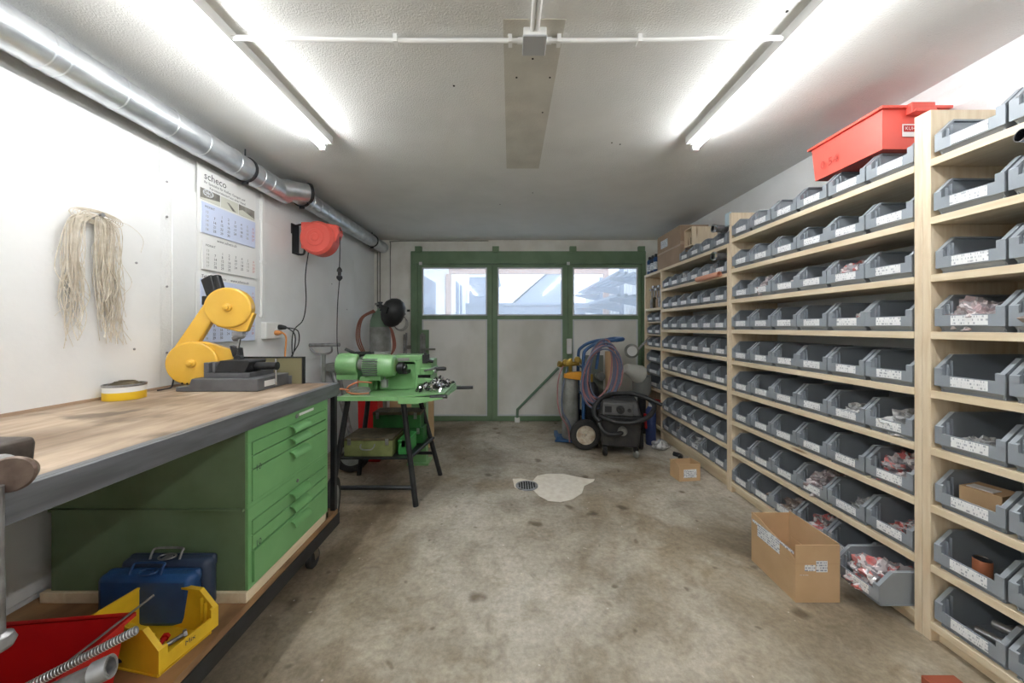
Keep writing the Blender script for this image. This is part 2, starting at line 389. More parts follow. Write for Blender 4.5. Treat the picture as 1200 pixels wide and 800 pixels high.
def loop_path(c, u, w, ru, rw, turns=1, n=28, jit=.0, drift=(0,0,0), a0=0, seed=0):
    c = Vector(c); u = Vector(u); w = Vector(w); d = Vector(drift); out = []
    N = int(n*turns)
    for i in range(N+1):
        t = i/n; a = a0 + 2*PI*t; j = 1 + jit*math.sin(a*1.37+seed) ; out.append(c + u*math.cos(a)*ru*j + w*math.sin(a)*rw*j + d*t)
    return out

# ------------------------------------------------------------------ room
XL, XR, YB, H, YF = -1.88, 2.107, 4.95, 2.5, -4.6
DX0, DX1, DZ = -1.367, 1.862, 2.33      # the door opening
struct('floor', MB().box(XL-.1, XR+.1, YF-.1, YB+.22, -.1, 0), M_floor)
ceil = struct('ceiling', MB().box(XL-.1, XR+.1, YF-.1, YB+.22, H, H+.12), M_ceil)
struct('ceiling_patch', MB().box(-.028, .216, 1.396, 2.71, H-.003, H+.001), M_patch, ceil)
hl = MB()
for x, y in ((.03,1.72),(.19,1.72),(.10,1.60),(.18,2.0),(-.28,1.78),(1.05,1.36),(.72,2.35),(.66,2.33),(.2,3.2),(-.1,3.5)): hl.cyl((x,y,H-.0045),(x,y,H-.002),.005, n=8)
struct('screw_holes', hl, M_dark, ceil)
wl = struct('wall_left', MB().box(XL-.1, XL, YF-.1, YB+.22, 0, H), M_wall)
# boards screwed to the left wall, with a narrow cover strip between them
bd = MB().box(XL, XL+.012, -1.5, 1.915, .25, 2.12).box(XL, XL+.009, 1.985, 4.3, 1.0, 2.10)
struct('wall_board', bd, M_wallb, wl, bevel=.002)
struct('cover_strip', MB().box(XL, XL+.006, 1.915, 1.985, .9, 2.3), M_wall, wl)
sc = MB()
for y, z in ((1.95,2.09),(1.95,1.90),(1.95,1.52),(1.95,1.16),(1.78,1.19),(.9,1.86),(1.79,1.62),(3.75,1.75),(4.1,1.5)):
    sc.lathe([(.006,0),(.006,.003),(.003,.005)], (XL+.011,y,z), (1,0,0), n=10)
struct('screws', sc, M_steel, wl)
struct('wall_right', MB().box(XR, XR+.1, YF-.1, YB+.22, 0, H), M_wall)
struct('wall_front', MB().box(XL, XR, YF-.1, YF, 0, H), M_wall)
struct('wall_back', MB().box(XL, DX0, YB, YB+.2, 0, H).box(DX1, XR, YB, YB+.2, 0, H).box(DX0, DX1, YB, YB+.2, DZ, H), M_back)
# garage door: green frame, three glazed leaves
fr = MB().box(DX0, DX1, YB-.03, YB+.08, DZ-.16, DZ+.01).box(DX0, DX0+.09, YB-.03, YB+.08, 0, DZ-.16).box(DX1-.05, DX1, YB-.03, YB+.08, 0, DZ-.16)
for x in (-1.26, -.20, .86, 1.80): fr.box(x-.045, x+.045, YB-.05, YB+.0, DZ-.01, DZ+.075)
fo = struct('trim_1', fr, M_dgreen, bevel=.004)
struct('frame_clip', MB().box(-1.25,-1.21,YB-.045,YB-.03,2.15,2.19).box(.775,.815,YB-.045,YB-.03,2.15,2.19), M_white, fo)
leaves = [(-1.28, -.245), (-.245, .80), (.80, 1.81)]
panes = [(-1.214, -.318), (-.177, .719), (.86, 1.756)]
for i, ((a, b), (pa, pb)) in enumerate(zip(leaves, panes)):
    y0, y1 = YB-.01, YB+.045
    if i == 0: a = -1.277
    f = MB().box(a, pa, y0, y1, 0.015, DZ-.165).box(pb, b-.003, y0, y1, .015, DZ-.165)
    f.box(pa, pb, y0, y1, DZ-.21, DZ-.165).box(pa, pb, y0, y1, 1.405, 1.455).box(pa, pb, y0, y1, .015, .075)
    d = struct('door_%d' % (i+1), f, M_dgreen, bevel=.003)
    if i < 2: struct('cover_strip', MB().box(b-.03, b+.03, y1, y1+.012, .02, DZ-.17), M_dgreen, d)  # added on the outside to block the light slit between leaves
    bz = MB(); t = .018
    for z0, z1 in ((1.455, DZ-.21), (.075, 1.405)):
        bz.box(pa, pb, y0-.006, y0+.01, z0, z0+t).box(pa, pb, y0-.006, y0+.01, z1-t, z1).box(pa, pa+t, y0-.006, y0+.01, z0+t, z1-t).box(pb-t, pb, y0-.006, y0+.01, z0+t, z1-t)
    struct('glazing_bead', bz, M_wframe if i else M_wframe, d)
    struct('pane', MB().box(pa+t, pb-t, y0+.012, y0+.018, 1.455+t, DZ-.21-t), M_glass, d)
    struct('infill_panel', MB().box(pa+t, pb-t, y0+.006, y0+.03, .075+t, 1.405-t), M_panel, d)
    if i == 0:
        lk = MB().use(M_dgreen).box(-1.26, -1.12, YB-.03, YB-.012, .66, 1.26).use(M_cyl).box(-1.235, -1.165, YB-.055, YB-.03, .82, 1.2).cyl((-1.20,YB-.06,.2),(-1.20,YB-.06,1.22),.014)
        lk.box(-1.2,-1.02,YB-.09,YB-.07,.985,1.01).cyl((-1.2,YB-.03,.997),(-1.2,YB-.09,.997),.02)
        struct('lock_bolt', lk, None, d)
    if i == 1:
        br = MB().use(M_cylg).cyl((.66,YB-.04,.74),(.10,YB-.04,.17),.018).cyl((.10,YB-.04,.18),(.09,YB-.04,.0),.018).use(M_white).box(.06,.13,YB-.07,YB-.02,.0,.06)
        struct('prop_bar', br, None, d)
    if i == 2:
        struct('switch_box', MB().box(.775,.845,YB-.04,YB-.01,.93,1.14), M_white, d, bevel=.006)
struct('trim_2', MB().box(DX0, DX1, YB, YB+.2, -.001, .012), M_dgreen)
# floor drain and cement repair
pts = [(.02,3.13),(.12,3.14),(.24,3.05),(.30,3.26),(.42,3.34),(.60,3.34),(.74,3.22),(.86,3.13),(.93,3.12),(.90,3.02),(.78,2.93),(.72,2.80),(.60,2.70),(.48,2.66),(.36,2.68),(.28,2.76),(.23,2.86),(.12,2.84),(.04,2.90)]
fl = bpy.data.objects['floor']
pts = [(.02+(x-.02)*.77, y if y < 3 else 3+(y-3)*.5) for x, y in pts]
struct('floor_patch', MB().prism(pts, 'z', 0, .003), M_patchf, fl)
dr = MB().use(M_steel).lathe([(.092,0),(.092,.006),(.080,.007),(.078,.004)], (.135,2.93,.001), n=28)
dr.use(M_dark)
for k in range(-3,4):
    hw = math.sqrt(max(.0,.07**2-(k*.02)**2)); dr.box(.135+k*.02-.005, .135+k*.02+.005, 2.93-hw, 2.93+hw, .006, .009)
struct('drain_grate', dr, None, fl)

# ------------------------------------------------------------------ outside, seen through the panes
struct('outside_ground', MB().box(-6, 8, YB+.22, 26, -.12, -.02), M_concr)
def bld(name, label, loc): return Thing(name, loc, label, 'building')
t = bld('white_house', 'white rendered house wall with a dark window, left beyond the door', (-3, 7, -.02))
t.part('wall', MB().box(-4.5, -1.62, 5.6, 9.4, -.02, 4.2).box(-4.5,-1.55,9.4,13,-.02,3.9), M_outwall)
t.part('window', MB().box(-1.63, -1.60, 6.3, 7.7, .9, 2.25), M_outdark)
t.part('window', MB().box(-1.56,-1.53, 10.2, 10.7, .3, 2.6).box(-1.56,-1.53,11,11.4,.3,2.6), M_outdark)
t = Thing('timber_canopy', (0, 8, -.02), 'pale timber canopy frame of posts and beams beyond the glass', 'canopy')
t.part('post', MB().box(-1.60,-1.48, 8.9, 9.02, -.02, 2.62), M_outwood); t.part('post', MB().box(2.33,2.45, 8.9, 9.02, -.02, 2.62), M_outwood)
t.part('beam', MB().box(-1.53, 2.45, 8.9, 9.0, 2.62, 2.78), M_outwood); t.part('beam', MB().box(-1.34,-1.22,5.4,9.0,2.78,2.9), M_outwood)
t.part('beam', MB().box(2.33,2.45,5.4,9.0,2.78,2.9), M_outwood)
g = MB()
for k in range(56): x = -1.5 + k*.12; g.box(x, x+.06, 12, 12.04, -.02, 2.05).box(x+.06, x+.12, 12.02, 12.05, -.02, 2.05)
t = Thing('sheet_fence', (1.8, 12, -.02), 'bluish grey corrugated sheet fence across the yard', 'fence')
t.part('sheet', g, M_outgrey); t.part('rail', MB().box(-1.5,5.3,11.96,12.0,2.02,2.1), M_outgrey)
t = bld('grey_shed', 'grey ribbed shed behind the fence, left of centre', (-1, 14, -.02))
g = MB().box(-1.5,-.5,13,16,-.02,3.1)
for k in range(14): g.box(-1.5,-.5,12.97,13,.1+k*.21,.2+k*.21)
t.part('wall', g, M_outgrey); t.part('roof', MB().box(-1.5,-.4,12.95,16.1,3.1,3.2), M_outwall)
t = bld('gabled_barn', 'hazy grey barn with sloping roof far beyond the middle pane', (1.7, 20, -.02))
t.part('wall', MB().prism([(.2,-.02),(3.2,-.02),(3.2,4.4),(2.2,4.4),(.2,2.6)], 'y', 20, 24), M_outgrey)
t.part('roof', MB().prism([(.0,2.55),(.0,2.75),(2.1,4.65),(3.3,4.65),(3.3,4.45),(2.2,4.45)], 'y', 19.8, 24.2), M_outwall)
t = Thing('stock_rack', (1.95, 7, -.02), 'grey metal stock rack with long bars, beyond the right pane', 'rack')
for y in (5.6, 7.0, 8.6):
    t.part('upright', MB().box(2.15, 2.22, y, y+.08, -.02, 2.5), M_outgrey)
    for z in (1.75, 2.08): t.part('arm', MB().prism([(2.15,z-.16),(2.15,z),(1.55,z),(1.55,z-.04)], 'y', y+.02, y+.06), M_outgrey)
rnd = random.Random(3)
for z in (1.75, 2.08):
    for k in range(5): t.part('stock_bar', MB().box(1.58+k*.11, 1.58+k*.11+.05, 5.3, 9.4-rnd.random(), z, z+.03+rnd.random()*.02), M_outgrey)
t = bld('side_shed', 'pale clad shed wall behind the stock rack', (3.5, 8, -.02))
g = MB().box(2.5, 5, 5.6, 11.9, -.02, 2.6)
for k in range(30): g.box(2.47,2.5,5.6+k*.21,5.7+k*.21,-.02,2.6)
t.part('wall', g, M_outwall)

# ------------------------------------------------------------------ ceiling lights and conduit
def batten(x, y0, y1, label):
    t = Thing('tube_light', (x, (y0+y1)/2, H), label, 'ceiling light', 'white tube battens on the ceiling')
    s = 1 if x < 0 else -1
    t.part('batten', MB().prism([(x-.022+s*.03,H),(x+.022+s*.03,H),(x+.018+s*.03,H-.045),(x-.018+s*.03,H-.045)], 'y', y0-.02, y1+.02), M_white)
    t.part('tube', MB().cyl((x,y0+.02,2.425),(x,y1-.02,2.425),.0155, n=16), M_tube, label='glowing fluorescent tube')
    for y in (y0, y1): t.part('lamp_holder', MB().box(x-.018, x+.018+.0, y-.012, y+.012, 2.405, 2.455).box(x-.018,x+s*.03,y-.01,y+.01,2.445,2.475), M_white, bevel=.003)
batten(-1.175, .72, 2.25, 'white tube batten above the green bench side, far end over the calendar')
batten(1.16, .72, 2.25, 'white tube batten above the bin shelves, far end near the red crate')
batten(-1.175, -.95, .62, 'unseen white tube batten added behind the viewer over the bench side')  # this pair and the next are unseen, added to brighten the room evenly
batten(1.16, -.95, .62, 'unseen white tube batten added behind the viewer over the shelf side')
batten(-1.175, -2.65, -1.08, 'unseen white tube batten added farthest behind the viewer over the bench side')  # second added pair, out of view, for more light on floor and back wall
batten(1.16, -2.65, -1.08, 'unseen white tube batten added farthest behind the viewer over the shelf side')
t = Thing('junction_box', (.1, 1.48, H), 'small white junction box where three ceiling conduits meet', 'junction box')
t.part('box', MB().box(.053, .145, 1.43, 1.53, H-.035, H), M_white, bevel=.004)
t.part('lid', MB().box(.050, .148, 1.427, 1.533, H-.042, H-.035), mat('grey_lid', (176,178,180), rough=.4), bevel=.003)
t.part('gland', MB().cyl((.03,1.48,H-.018),(.053,1.48,H-.018),.013), M_white); t.part('gland', MB().cyl((.145,1.48,H-.018),(.17,1.48,H-.018),.013), M_white)
def conduit(pts, r, label, clips=(), name='cable_conduit', m=None, wallclips=None):
    t = Thing(name, pts[0], label, 'conduit')
    t.part('pipe', MB().tube(smooth_path(pts, 5), r, 10), m or M_white)
    for c in clips: t.part('clip', MB().box(c[0]-.008, c[0]+.008, c[1]-.017, c[1]+.017, c[2]-.016, c[2]+.016).lathe([(.005,0),(.004,.03)],(c[0],c[1]+.02,c[2]-.01)), M_white)
    return t
conduit([(.03,1.48,H-.018),(-.5,1.475,H-.022),(-1.13,1.45,H-.03)], .0095, 'white ceiling conduit from junction box to left tube light', ((.0,1.48,H-.018),(-.47,1.475,H-.021)))
conduit([(.17,1.48,H-.018),(.5,1.475,H-.022),(1.1,1.45,H-.03)], .0095, 'white ceiling conduit from junction box to right tube light', ((.2,1.48,H-.018),(.53,1.475,H-.021)))
conduit([(.088,1.43,H-.014),(.088,.6,H-.014),(.088,-3.5,H-.014)], .009, 'left white conduit of the pair running towards the viewer', ())
conduit([(.108,1.43,H-.014),(.108,.6,H-.014),(.108,-3.5,H-.014)], .009, 'right white conduit of the pair running towards the viewer', ())

# ------------------------------------------------------------------ spiral duct
t = Thing('ventilation_duct', (XL, 1.0, H), 'long galvanised round duct along the top of the left wall', 'duct')
def ribbed(c0, c1, r, ys, n=40):
    """a straight round pipe along y with raised seams at the given places"""
    L_ = c1[1]-c0[1]; prof = [(r, 0)]
    for y in ys: h = y-c0[1]; prof += [(r,h-.006),(r+.0028,h-.003),(r+.0028,h+.003),(r,h+.006)]
    return MB().lathe(prof+[(r, L_)], c0, (0,1,0), n=n)
A0, A1 = (-1.79, -2.2, 2.362), (-1.79, 2.86, 2.362)
B0, B1 = (-1.755, 2.82, 2.392), (-1.755, YB, 2.392)
t.part('near_pipe', ribbed(A0, A1, .078, [-.9,-.3,.15,.45,.80,1.10,1.36,1.41,1.62,1.86,2.06,2.30,2.52,2.62]), M_galv)
t.part('far_pipe', ribbed(B0, B1, .072, [3.1,3.22,3.34,3.46,3.6,3.76,3.95,4.15,4.4,4.65,4.9]), M_galv)
t.part('branch', MB().cyl((-1.80,2.74,2.362),(-1.665,2.95,2.402),.076,.072,n=36), M_galv)
cp = t.part('branch_cap', MB().lathe([(.072,0),(.080,.004),(.080,.022),(.072,.026)], (-1.668,2.945,2.401),(.62,.78,.1), n=36), M_black, label='black rubber rim')
t.sub(cp, 'cap_disc', MB().lathe([(.068,0),(.068,.004),(.03,.008),(.002,.008)], (-1.652,2.965,2.404),(.62,.78,.1), n=32), M_chrome)
for y, cx, cz, r in ((2.42,-1.79,2.362,.08),(3.02,-1.755,2.39,.074),(4.55,-1.755,2.392,.074)):
    k = t.part('hanger_clamp', MB().lathe([(r,-.010),(r+.006,-.010),(r+.006,.010),(r,.010)], (cx,y,cz),(0,1,0), n=32).cyl((cx,y,cz+r),(cx,y,H),.005,n=8).box(cx-.02,cx+.02,y-.006,y+.006,cz-r-.02,cz-r), M_blackm)

# ------------------------------------------------------------------ calendar
CX = XL + .013
t = Thing('wall_calendar', (CX, 2.38, 1.2), 'tall four month wall calendar with blue and white pads hung on left wall', 'calendar')
YA, YZ = 2.134, 2.623
t.part('backing', MB().box(CX, CX+.004, YA, YZ, 1.36, 2.285).box(CX+.004, CX+.010, YA-.012, YZ+.0, 1.20, 1.625), M_white, label='white card backing')
X1 = CX+.0045; yd = (0,0,1); xd = (0,1,0)
tx = MB().text('scheco', .062, (X1, YA+.045, 2.205), xd, yd)
t.part('lettering', tx, M_ink, flat=True); tx = MB().text('Ihr Spezialist f\u00fcr Reifen, Garagen und', .0225, (X1, YA+.045, 2.178), xd, yd)
tx.text('Karosseriebedarf aus einer Hand', .0225, (X1, YA+.085, 2.152), xd, yd)
t.part('lettering', tx, M_ink, flat=True); tx = MB().text('www.scheco.ch', .026, (X1+.001, YA+.14, 1.838), xd, yd)
t.part('lettering', tx, M_ink, flat=True); tx = MB().text('Telefon  \u00b7  scheco  \u00b7  www.scheco.ch', .026, (CX+.0105, YA+.02, 1.600), xd, yd)
t.part('lettering', tx, M_ink, label='black printed lettering', flat=True)
ph = MB().use(M_photo).box(X1,X1+.0008,YA+.018,YA+.165,2.072,2.142).use(M_photo2).box(X1,X1+.0008,YA+.172,YA+.318,2.072,2.142).use(M_photo).box(X1,X1+.0008,YA+.325,YZ-.015,2.072,2.142)
ph.use(M_photo2).quad((X1+.001,YA+.325,2.073),(X1+.001,YZ-.015,2.073),(X1+.001,YZ-.015,2.083),(X1+.001,YA+.36,2.112),(X1+.001,YA+.325,2.10)).quad((X1+.001,YA+.018,2.073),(X1+.001,YA+.165,2.073),(X1+.001,YA+.165,2.10),(X1+.001,YA+.018,2.082))
ph.use(M_wframe).tube(loop_path((X1+.001,YA+.075,2.122),xd,yd,.036,.020,1,24),.003,5).use(M_photo).quad((X1+.001,YA+.22,2.118),(X1+.001,YA+.24,2.118),(X1+.001,YA+.30,2.076),(X1+.001,YA+.27,2.076))
for k in range(8):
    a = 2*PI*k/8; ph.use(M_wframe).cyl((X1+.001,YA+.075,2.122),(X1+.001,YA+.075+.032*math.cos(a),2.122+.017*math.sin(a)),.002,n=5)
t.part('photo_strip', ph, None, label='three small car workshop photos')
def pad(z1, z0, m, start, dx=.012, ya=YA+.022, yz=YZ-.016):
    p = t.part('month_pad', MB().box(CX+dx-.008, CX+dx, ya, yz, z0, z1), m)
    g = MB(); gr = MB(); x = CX+dx+.0005; cols = [ya+.035+ (yz-ya-.06)*k/7 for k in range(8)]; dz = (z1-z0-.055)/5
    g.use(M_ink).text('MONAT', .02, (x, ya+.02, z1-.03), xd, yd)
    for r in range(5):
        z = z1-.062-dz*r
        g.use(M_photo).text(str(start//7+10+r), .022, (x, cols[0], z), xd, yd, align='C')
        for c in range(7):
            n = r*7+c-(start % 5)+1
            if 1 <= n <= 30: g.use(M_ink if c < 5 else M_inkr if c == 6 else M_photo).text(str(n), .0235, (x, cols[c+1], z), xd, yd, align='C')
    t.sub(p, 'date_grid', g, None, flat=True)
pad(2.058, 1.872, M_calblue, 16)
pad(1.822, 1.650, M_white, 21, .016)
pad(1.590, 1.415, M_calblue, 25, .020, YA+.01, YZ-.03)
pad(1.385, 1.205, M_calblue, 30, .020, YA+.01, YZ-.03)

# ------------------------------------------------------------------ twine hank
tw = MB(); rnd = random.Random(11); hy, hz, hx = 1.60, 1.79, XL+.035
for i in range(150):
    a = rnd.random(); y1 = hy - .13 + .22*a
    if .34 < a < .52: y1 += -.05 if a < .43 else .07
    ln = .28 + .30*rnd.random(); mid = (y1-hy)*(.8+.3*rnd.random())
    p = [(hx+.01*rnd.random(), hy+(y1-hy)*.15, hz+.012*rnd.random()), (hx+.02*rnd.random(), hy+mid, hz-.03-.03*rnd.random()), (hx+.018*rnd.random(), y1+rnd.uniform(-.02,.02), hz-ln*.5),
         (hx-.01+.03*rnd.random(), y1+rnd.uniform(-.03,.03)+.02*(a>.5), hz-ln*.8), (hx-.01+.03*rnd.random(), y1+rnd.uniform(-.03,.03)+.03*(a>.5), hz-ln)]
    tw.tube(smooth_path(p, 5), .0012 if i % 3 else .0018, 4)
for k in range(6): tw.tube(loop_path((hx,hy,hz),(0,1,0),(0,0,1),.05+.01*k,.018+.003*k,1,18,.1,(0.003,0,0),k),.002,4)
tw.tube(smooth_path([(hx,hy+.02,hz),(hx+.01,hy+.12,hz+.0),(hx+.01,hy+.19,hz-.05),(hx,hy+.19,hz-.12)],6),.0013,4)
tag(tw.build('twine_hank', M_twine, origin=(XL, hy, hz)), 'hank of frayed beige twine hanging on the white left wall', 'twine')
tag(MB().cyl((XL,hy,hz+.006),(XL+.06,hy,hz+.01),.004,n=8).lathe([(.009,0),(.009,.003)],(XL+.06,hy,hz+.01),(1,0,0),n=10).build('nail', M_steel, origin=(XL,hy,hz)), 'steel nail in the left wall carrying the beige twine', 'nail')

# ------------------------------------------------------------------ sockets, conduit and cables of the left wall
def wallthing(name, mb, m, label, cat, **k):
    o = mb.build(name, m, origin=tuple(mb.v[0]), **k); return tag(o, label, cat)
t = Thing('wall_conduit', (XL, 2.70, 1.4), 'white trunking running down left wall to the socket behind calendar', 'conduit')
t.part('trunking', MB().box(XL, XL+.022, 2.685, 2.715, 1.36, 2.3), M_white, bevel=.002)
t.part('clip', MB().box(XL, XL+.026, 2.675, 2.725, 1.375, 1.39)); t.part('clip', MB().box(XL, XL+.026, 2.675, 2.725, 1.78, 1.795))
for c in t.o.children: 
    if not c.data.materials: c.data.materials.append(M_white)
t = Thing('wall_socket', (XL, 2.76, 1.25), 'white double wall socket right of the calendar with plugs in', 'socket')
t.part('housing', MB().box(XL, XL+.05, 2.69, 2.86, 1.21, 1.335), M_white, bevel=.006)
t.part('socket_face', MB().lathe([(.024,0),(.024,.004),(.02,.004),(.02,.001)], (XL+.05,2.82,1.27),(1,0,0)), M_white)
t = Thing('power_cable', (XL+.05, 2.84, 1.29), 'black power cable with plug looping down from the wall socket', 'cable')
t.part('plug', MB().lathe([(.019,0),(.02,.02),(.014,.05),(.006,.06)], (XL+.051,2.83,1.30),(1,.2,-.1)), M_black)
t.part('cord', MB().tube(smooth_path([(XL+.11,2.84,1.295),(XL+.16,2.90,1.27),(XL+.15,2.93,1.17),(XL+.14,2.86,1.08),(XL+.13,2.8,.97),(XL+.13,2.78,.80)]),.0045), M_black)
t.part('cord', MB().tube(smooth_path([(XL+.11,2.84,1.295),(XL+.16,2.86,1.24),(XL+.15,2.87,1.12),(XL+.14,2.82,.99),(XL+.13,2.8,.80)]),.0045), M_black)
t = Thing('extension_cable', (XL+.05, 2.79, 1.26), 'orange power cable hanging from the wall socket behind the bandsaw', 'cable')
t.part('plug', MB().lathe([(.018,0),(.019,.02),(.012,.045),(.006,.05)], (XL+.051,2.79,1.255),(1,.1,0)), M_orange)
t.part('cord', MB().tube(smooth_path([(XL+.10,2.79,1.26),(XL+.14,2.78,1.22),(XL+.14,2.77,1.1),(XL+.14,2.76,.98),(XL+.14,2.76,.8)]),.006), M_orange)

# cable reel
RY = 3.12
t = Thing('cable_reel', (XL, RY, 2.05), 'red round cable reel on a black bracket below the duct', 'cable reel')
t.part('bracket', MB().box(XL, XL+.012, RY-.05, RY+.05, 1.93, 2.19).tube(smooth_path([(XL+.012,RY,2.18),(XL+.07,RY,2.19),(XL+.09,RY,2.15),(XL+.09,RY,1.97),(XL+.07,RY,1.93),(XL+.012,RY,1.94)],4),.009,8), M_blackm)
cx, cz = XL+.225, 2.062
t.part('drum', MB().lathe([(.05,-.085),(.125,-.08),(.14,-.06),(.145,-.055),(.145,.055),(.14,.06),(.125,.08),(.05,.085)], (cx,RY,cz),(0,1,0),n=40).box(XL+.10,cx-.05,RY-.07,RY+.07,cz-.09,cz+.13), M_red, bevel=0)
t.part('hub', MB().lathe([(.075,0),(.07,.006),(.045,.007),(.04,.003),(.035,.003),(.03,.010)], (cx,RY-.085,cz),(0,-1,0),n=32), M_red)
t.part('outlet', MB().prism([(cx+.07,cz+.13),(cx+.165,cz+.115),(cx+.185,cz+.05),(cx+.15,cz-.03),(cx+.09,cz-.03)],'y',RY-.04,RY+.04), M_red, bevel=.006)
t.part('hook', MB().tube([(cx+.165,RY,cz+.1),(cx+.175,RY,cz+.07)],.012), M_blackm)
t.part('cord', MB().tube(smooth_path([(cx+.172,RY,cz+.05),(cx+.172,RY,cz-.10),(cx+.168,RY,cz-.24)],5),.0042), M_black)
t.part('plug', MB().lathe([(.008,0),(.024,.02),(.024,.04),(.014,.045),(.014,.075),(.022,.08),(.02,.10),(.006,.12)], (cx+.168,RY,cz-.36)), M_black, label='black plug on the reel cord')
t = Thing('hanging_cable', (XL+.26, RY, 1.6), 'thin black cable dangling from the reel plug towards the bench end', 'cable')
t.part('cord', MB().tube(smooth_path([(cx+.168,RY,cz-.36),(cx+.155,RY,1.55),(cx+.148,RY,1.38),(cx+.148,RY+.0,1.15),(cx+.165,RY,1.0),(cx+.18,RY,.84)],6),.004), M_black)
t = Thing('feed_cable', (XL+.1, RY, 1.9), 'black cable curving down the left wall from under the red reel', 'cable')
t.part('cord', MB().tube(smooth_path([(XL+.14,RY-.02,1.98),(XL+.12,RY-.04,1.75),(XL+.125,RY-.04,1.52),(XL+.11,RY-.06,1.36),(XL+.05,RY-.09,1.27),(XL+.04,RY-.1,1.12),(XL+.06,RY-.1,.93),(XL+.06,RY-.1,.7)],6),.0045), M_black)
# wall bracket with grey bars
t = Thing('bar_bracket', (XL, 3.3, 1.05), 'steel wall bracket holding short grey bars beyond the bench', 'bracket')
t.part('arm', MB().tube(smooth_path([(XL,3.35,1.12),(XL+.07,3.35,1.05),(XL+.20,3.35,1.06),(XL+.21,3.35,1.12)],5),.009), M_steel)
t.part('bar', MB().cyl((XL+.0,3.34,1.13),(XL+.29,3.34,1.135),.017), M_steel)
t.part('strut', MB().box(XL+.12,XL+.15,3.34,3.36,.4,1.05), M_cyl)
# pipes and fittings of the back corner
wallthing('corner_pipe', MB().cyl((-1.83,YB-.012,1.62),(-1.83,YB-.012,2.33),.007).cyl((-1.795,YB-.012,1.62),(-1.795,YB-.012,2.33),.007).box(-1.86,-1.77,YB-.03,YB,1.60,1.63).cyl((-1.812,YB-.02,1.5),(-1.812,YB-.02,1.60),.02), M_cyl, 'pair of thin grey pipes on the back wall under the duct', 'pipe')
t = Thing('back_conduit', (-1.66, YB, 1.6), 'thin grey conduit down the back wall to a white box', 'conduit')
t.part('pipe', MB().tube(smooth_path([(-.3,YB-.008,2.487),(-1.0,YB-.008,2.486),(-1.6,YB-.008,2.48),(-1.65,YB-.008,2.42),(-1.655,YB-.008,2.0),(-1.655,YB-.008,1.66)],5),.0065), M_cyl)
t.part('box', MB().box(-1.70,-1.61,YB-.03,YB,1.575,1.655), M_white, bevel=.004)
wallthing('wall_hook', MB().box(-1.42,-1.385,YB-.03,YB,1.51,1.54), M_blackm, 'small black hook on the back wall left of the green frame', 'hook')

# ------------------------------------------------------------------ gas cylinder, mask, hoses in the back corner
t = Thing('gas_cylinder', (-1.56, 4.3, 0), 'tall grey gas cylinder with green shoulder standing behind the green machine', 'gas cylinder')
t.part('body', MB().use(M_cyl).lathe([(.11,0),(.12,.02),(.12,1.28),(.119,1.30)], (-1.56,4.3,0), n=36).use(M_cylg).lathe([(.119,1.30),(.112,1.38),(.085,1.46),(.04,1.50),(.03,1.52)], (-1.56,4.3,0), n=36))
t.part('valve', MB().cyl((-1.56,4.3,1.52),(-1.56,4.3,1.585),.018).cyl((-1.60,4.3,1.555),(-1.50,4.3,1.555),.013).lathe([(.03,0),(.03,.015)],(-1.56,4.3,1.585)), M_blackm)
t = Thing('welding_mask', (-1.32, 4.15, 1.4), 'black welding mask hung over the top of the tall cylinder', 'welding mask')
mk = MB(); R = Matrix.Translation((-1.335,4.1,1.46)) @ Matrix.Rotation(.35,4,'Y') @ Matrix.Rotation(-.5,4,'Z')
prof = [(0,.165),(.06,.16),(.10,.13),(.122,.06),(.118,-.04),(.095,-.12),(.05,-.165),(.0,-.17)]
n = 18; base = len(mk.v)
rows = [(.17,.02),(.15,.07),(.10,.112),(.03,.128),(-.05,.122),(-.11,.095),(-.15,.055),(-.165,.02)]
for z, r in rows:
    for i in range(n+1):
        a = PI*(i/n)*1.25 - PI*.125; mk.v.append(R @ Vector((r*math.cos(a), -r*1.15*math.sin(a), z)))
for k in range(len(rows)-1):
    for i in range(n): mk.face((k*(n+1)+i, k*(n+1)+i+1, (k+1)*(n+1)+i+1, (k+1)*(n+1)+i))
mk.face(range(n+1)); mk.face(range((len(rows)-1)*(n+1), len(rows)*(n+1)))
o = t.part('shell', mk, M_black); s_ = o.modifiers.new('thick','SOLIDIFY'); s_.thickness = .004
t.part('visor', MB().box(-.055,.055,-.155,-.14,-.02,.05,R), mat('visor_glass', (18,22,24), rough=.08), label='dark glass visor')
t.part('headband', MB().tube([R @ Vector(p) for p in loop_path((0,.02,.03),(1,0,0),(0,1,0),.10,.12,1,24)],.008), M_blackm)
t = Thing('brown_hose', (-1.66, 4.12, 1.2), 'brown rubber hose looped in front of the tall grey cylinder', 'hose')
for k in range(3):
    t.part('coil', MB().tube(smooth_path([(-1.60+.01*k,4.2,1.50-.01*k),(-1.74+.015*k,4.16,1.40),(-1.78+.02*k,4.14,1.20),(-1.72+.02*k,4.12,1.03),(-1.58,4.10,.93-.01*k),(-1.42+.01*k,4.08,.94),(-1.31-.012*k,4.08,1.06),(-1.34-.01*k,4.1,1.24),(-1.40,4.12,1.32)],6),.0075,8), M_hosebr)
t = Thing('wire_coil', (-1.50, YB-.03, 1.35), 'thin wire coil hanging from a hook left of the green frame', 'wire coil')
for k in range(4): t.part('ring', MB().tube(loop_path((-1.52+.006*k,YB-.03-.004*k,1.37-.008*k),(1,0,0),(0,0,1),.085+.005*k,.10,1,26,.05,(0,0,0),k),.0025,5,), M_steel)
t.part('hook', MB().cyl((-1.56,YB-.035,1.43),(-1.44,YB-.035,1.43),.006).cyl((-1.50,YB-.04,1.36),(-1.50,YB-.04,1.50),.008).box(-1.53,-1.47,YB-.03,YB,1.49,1.51), M_steel)
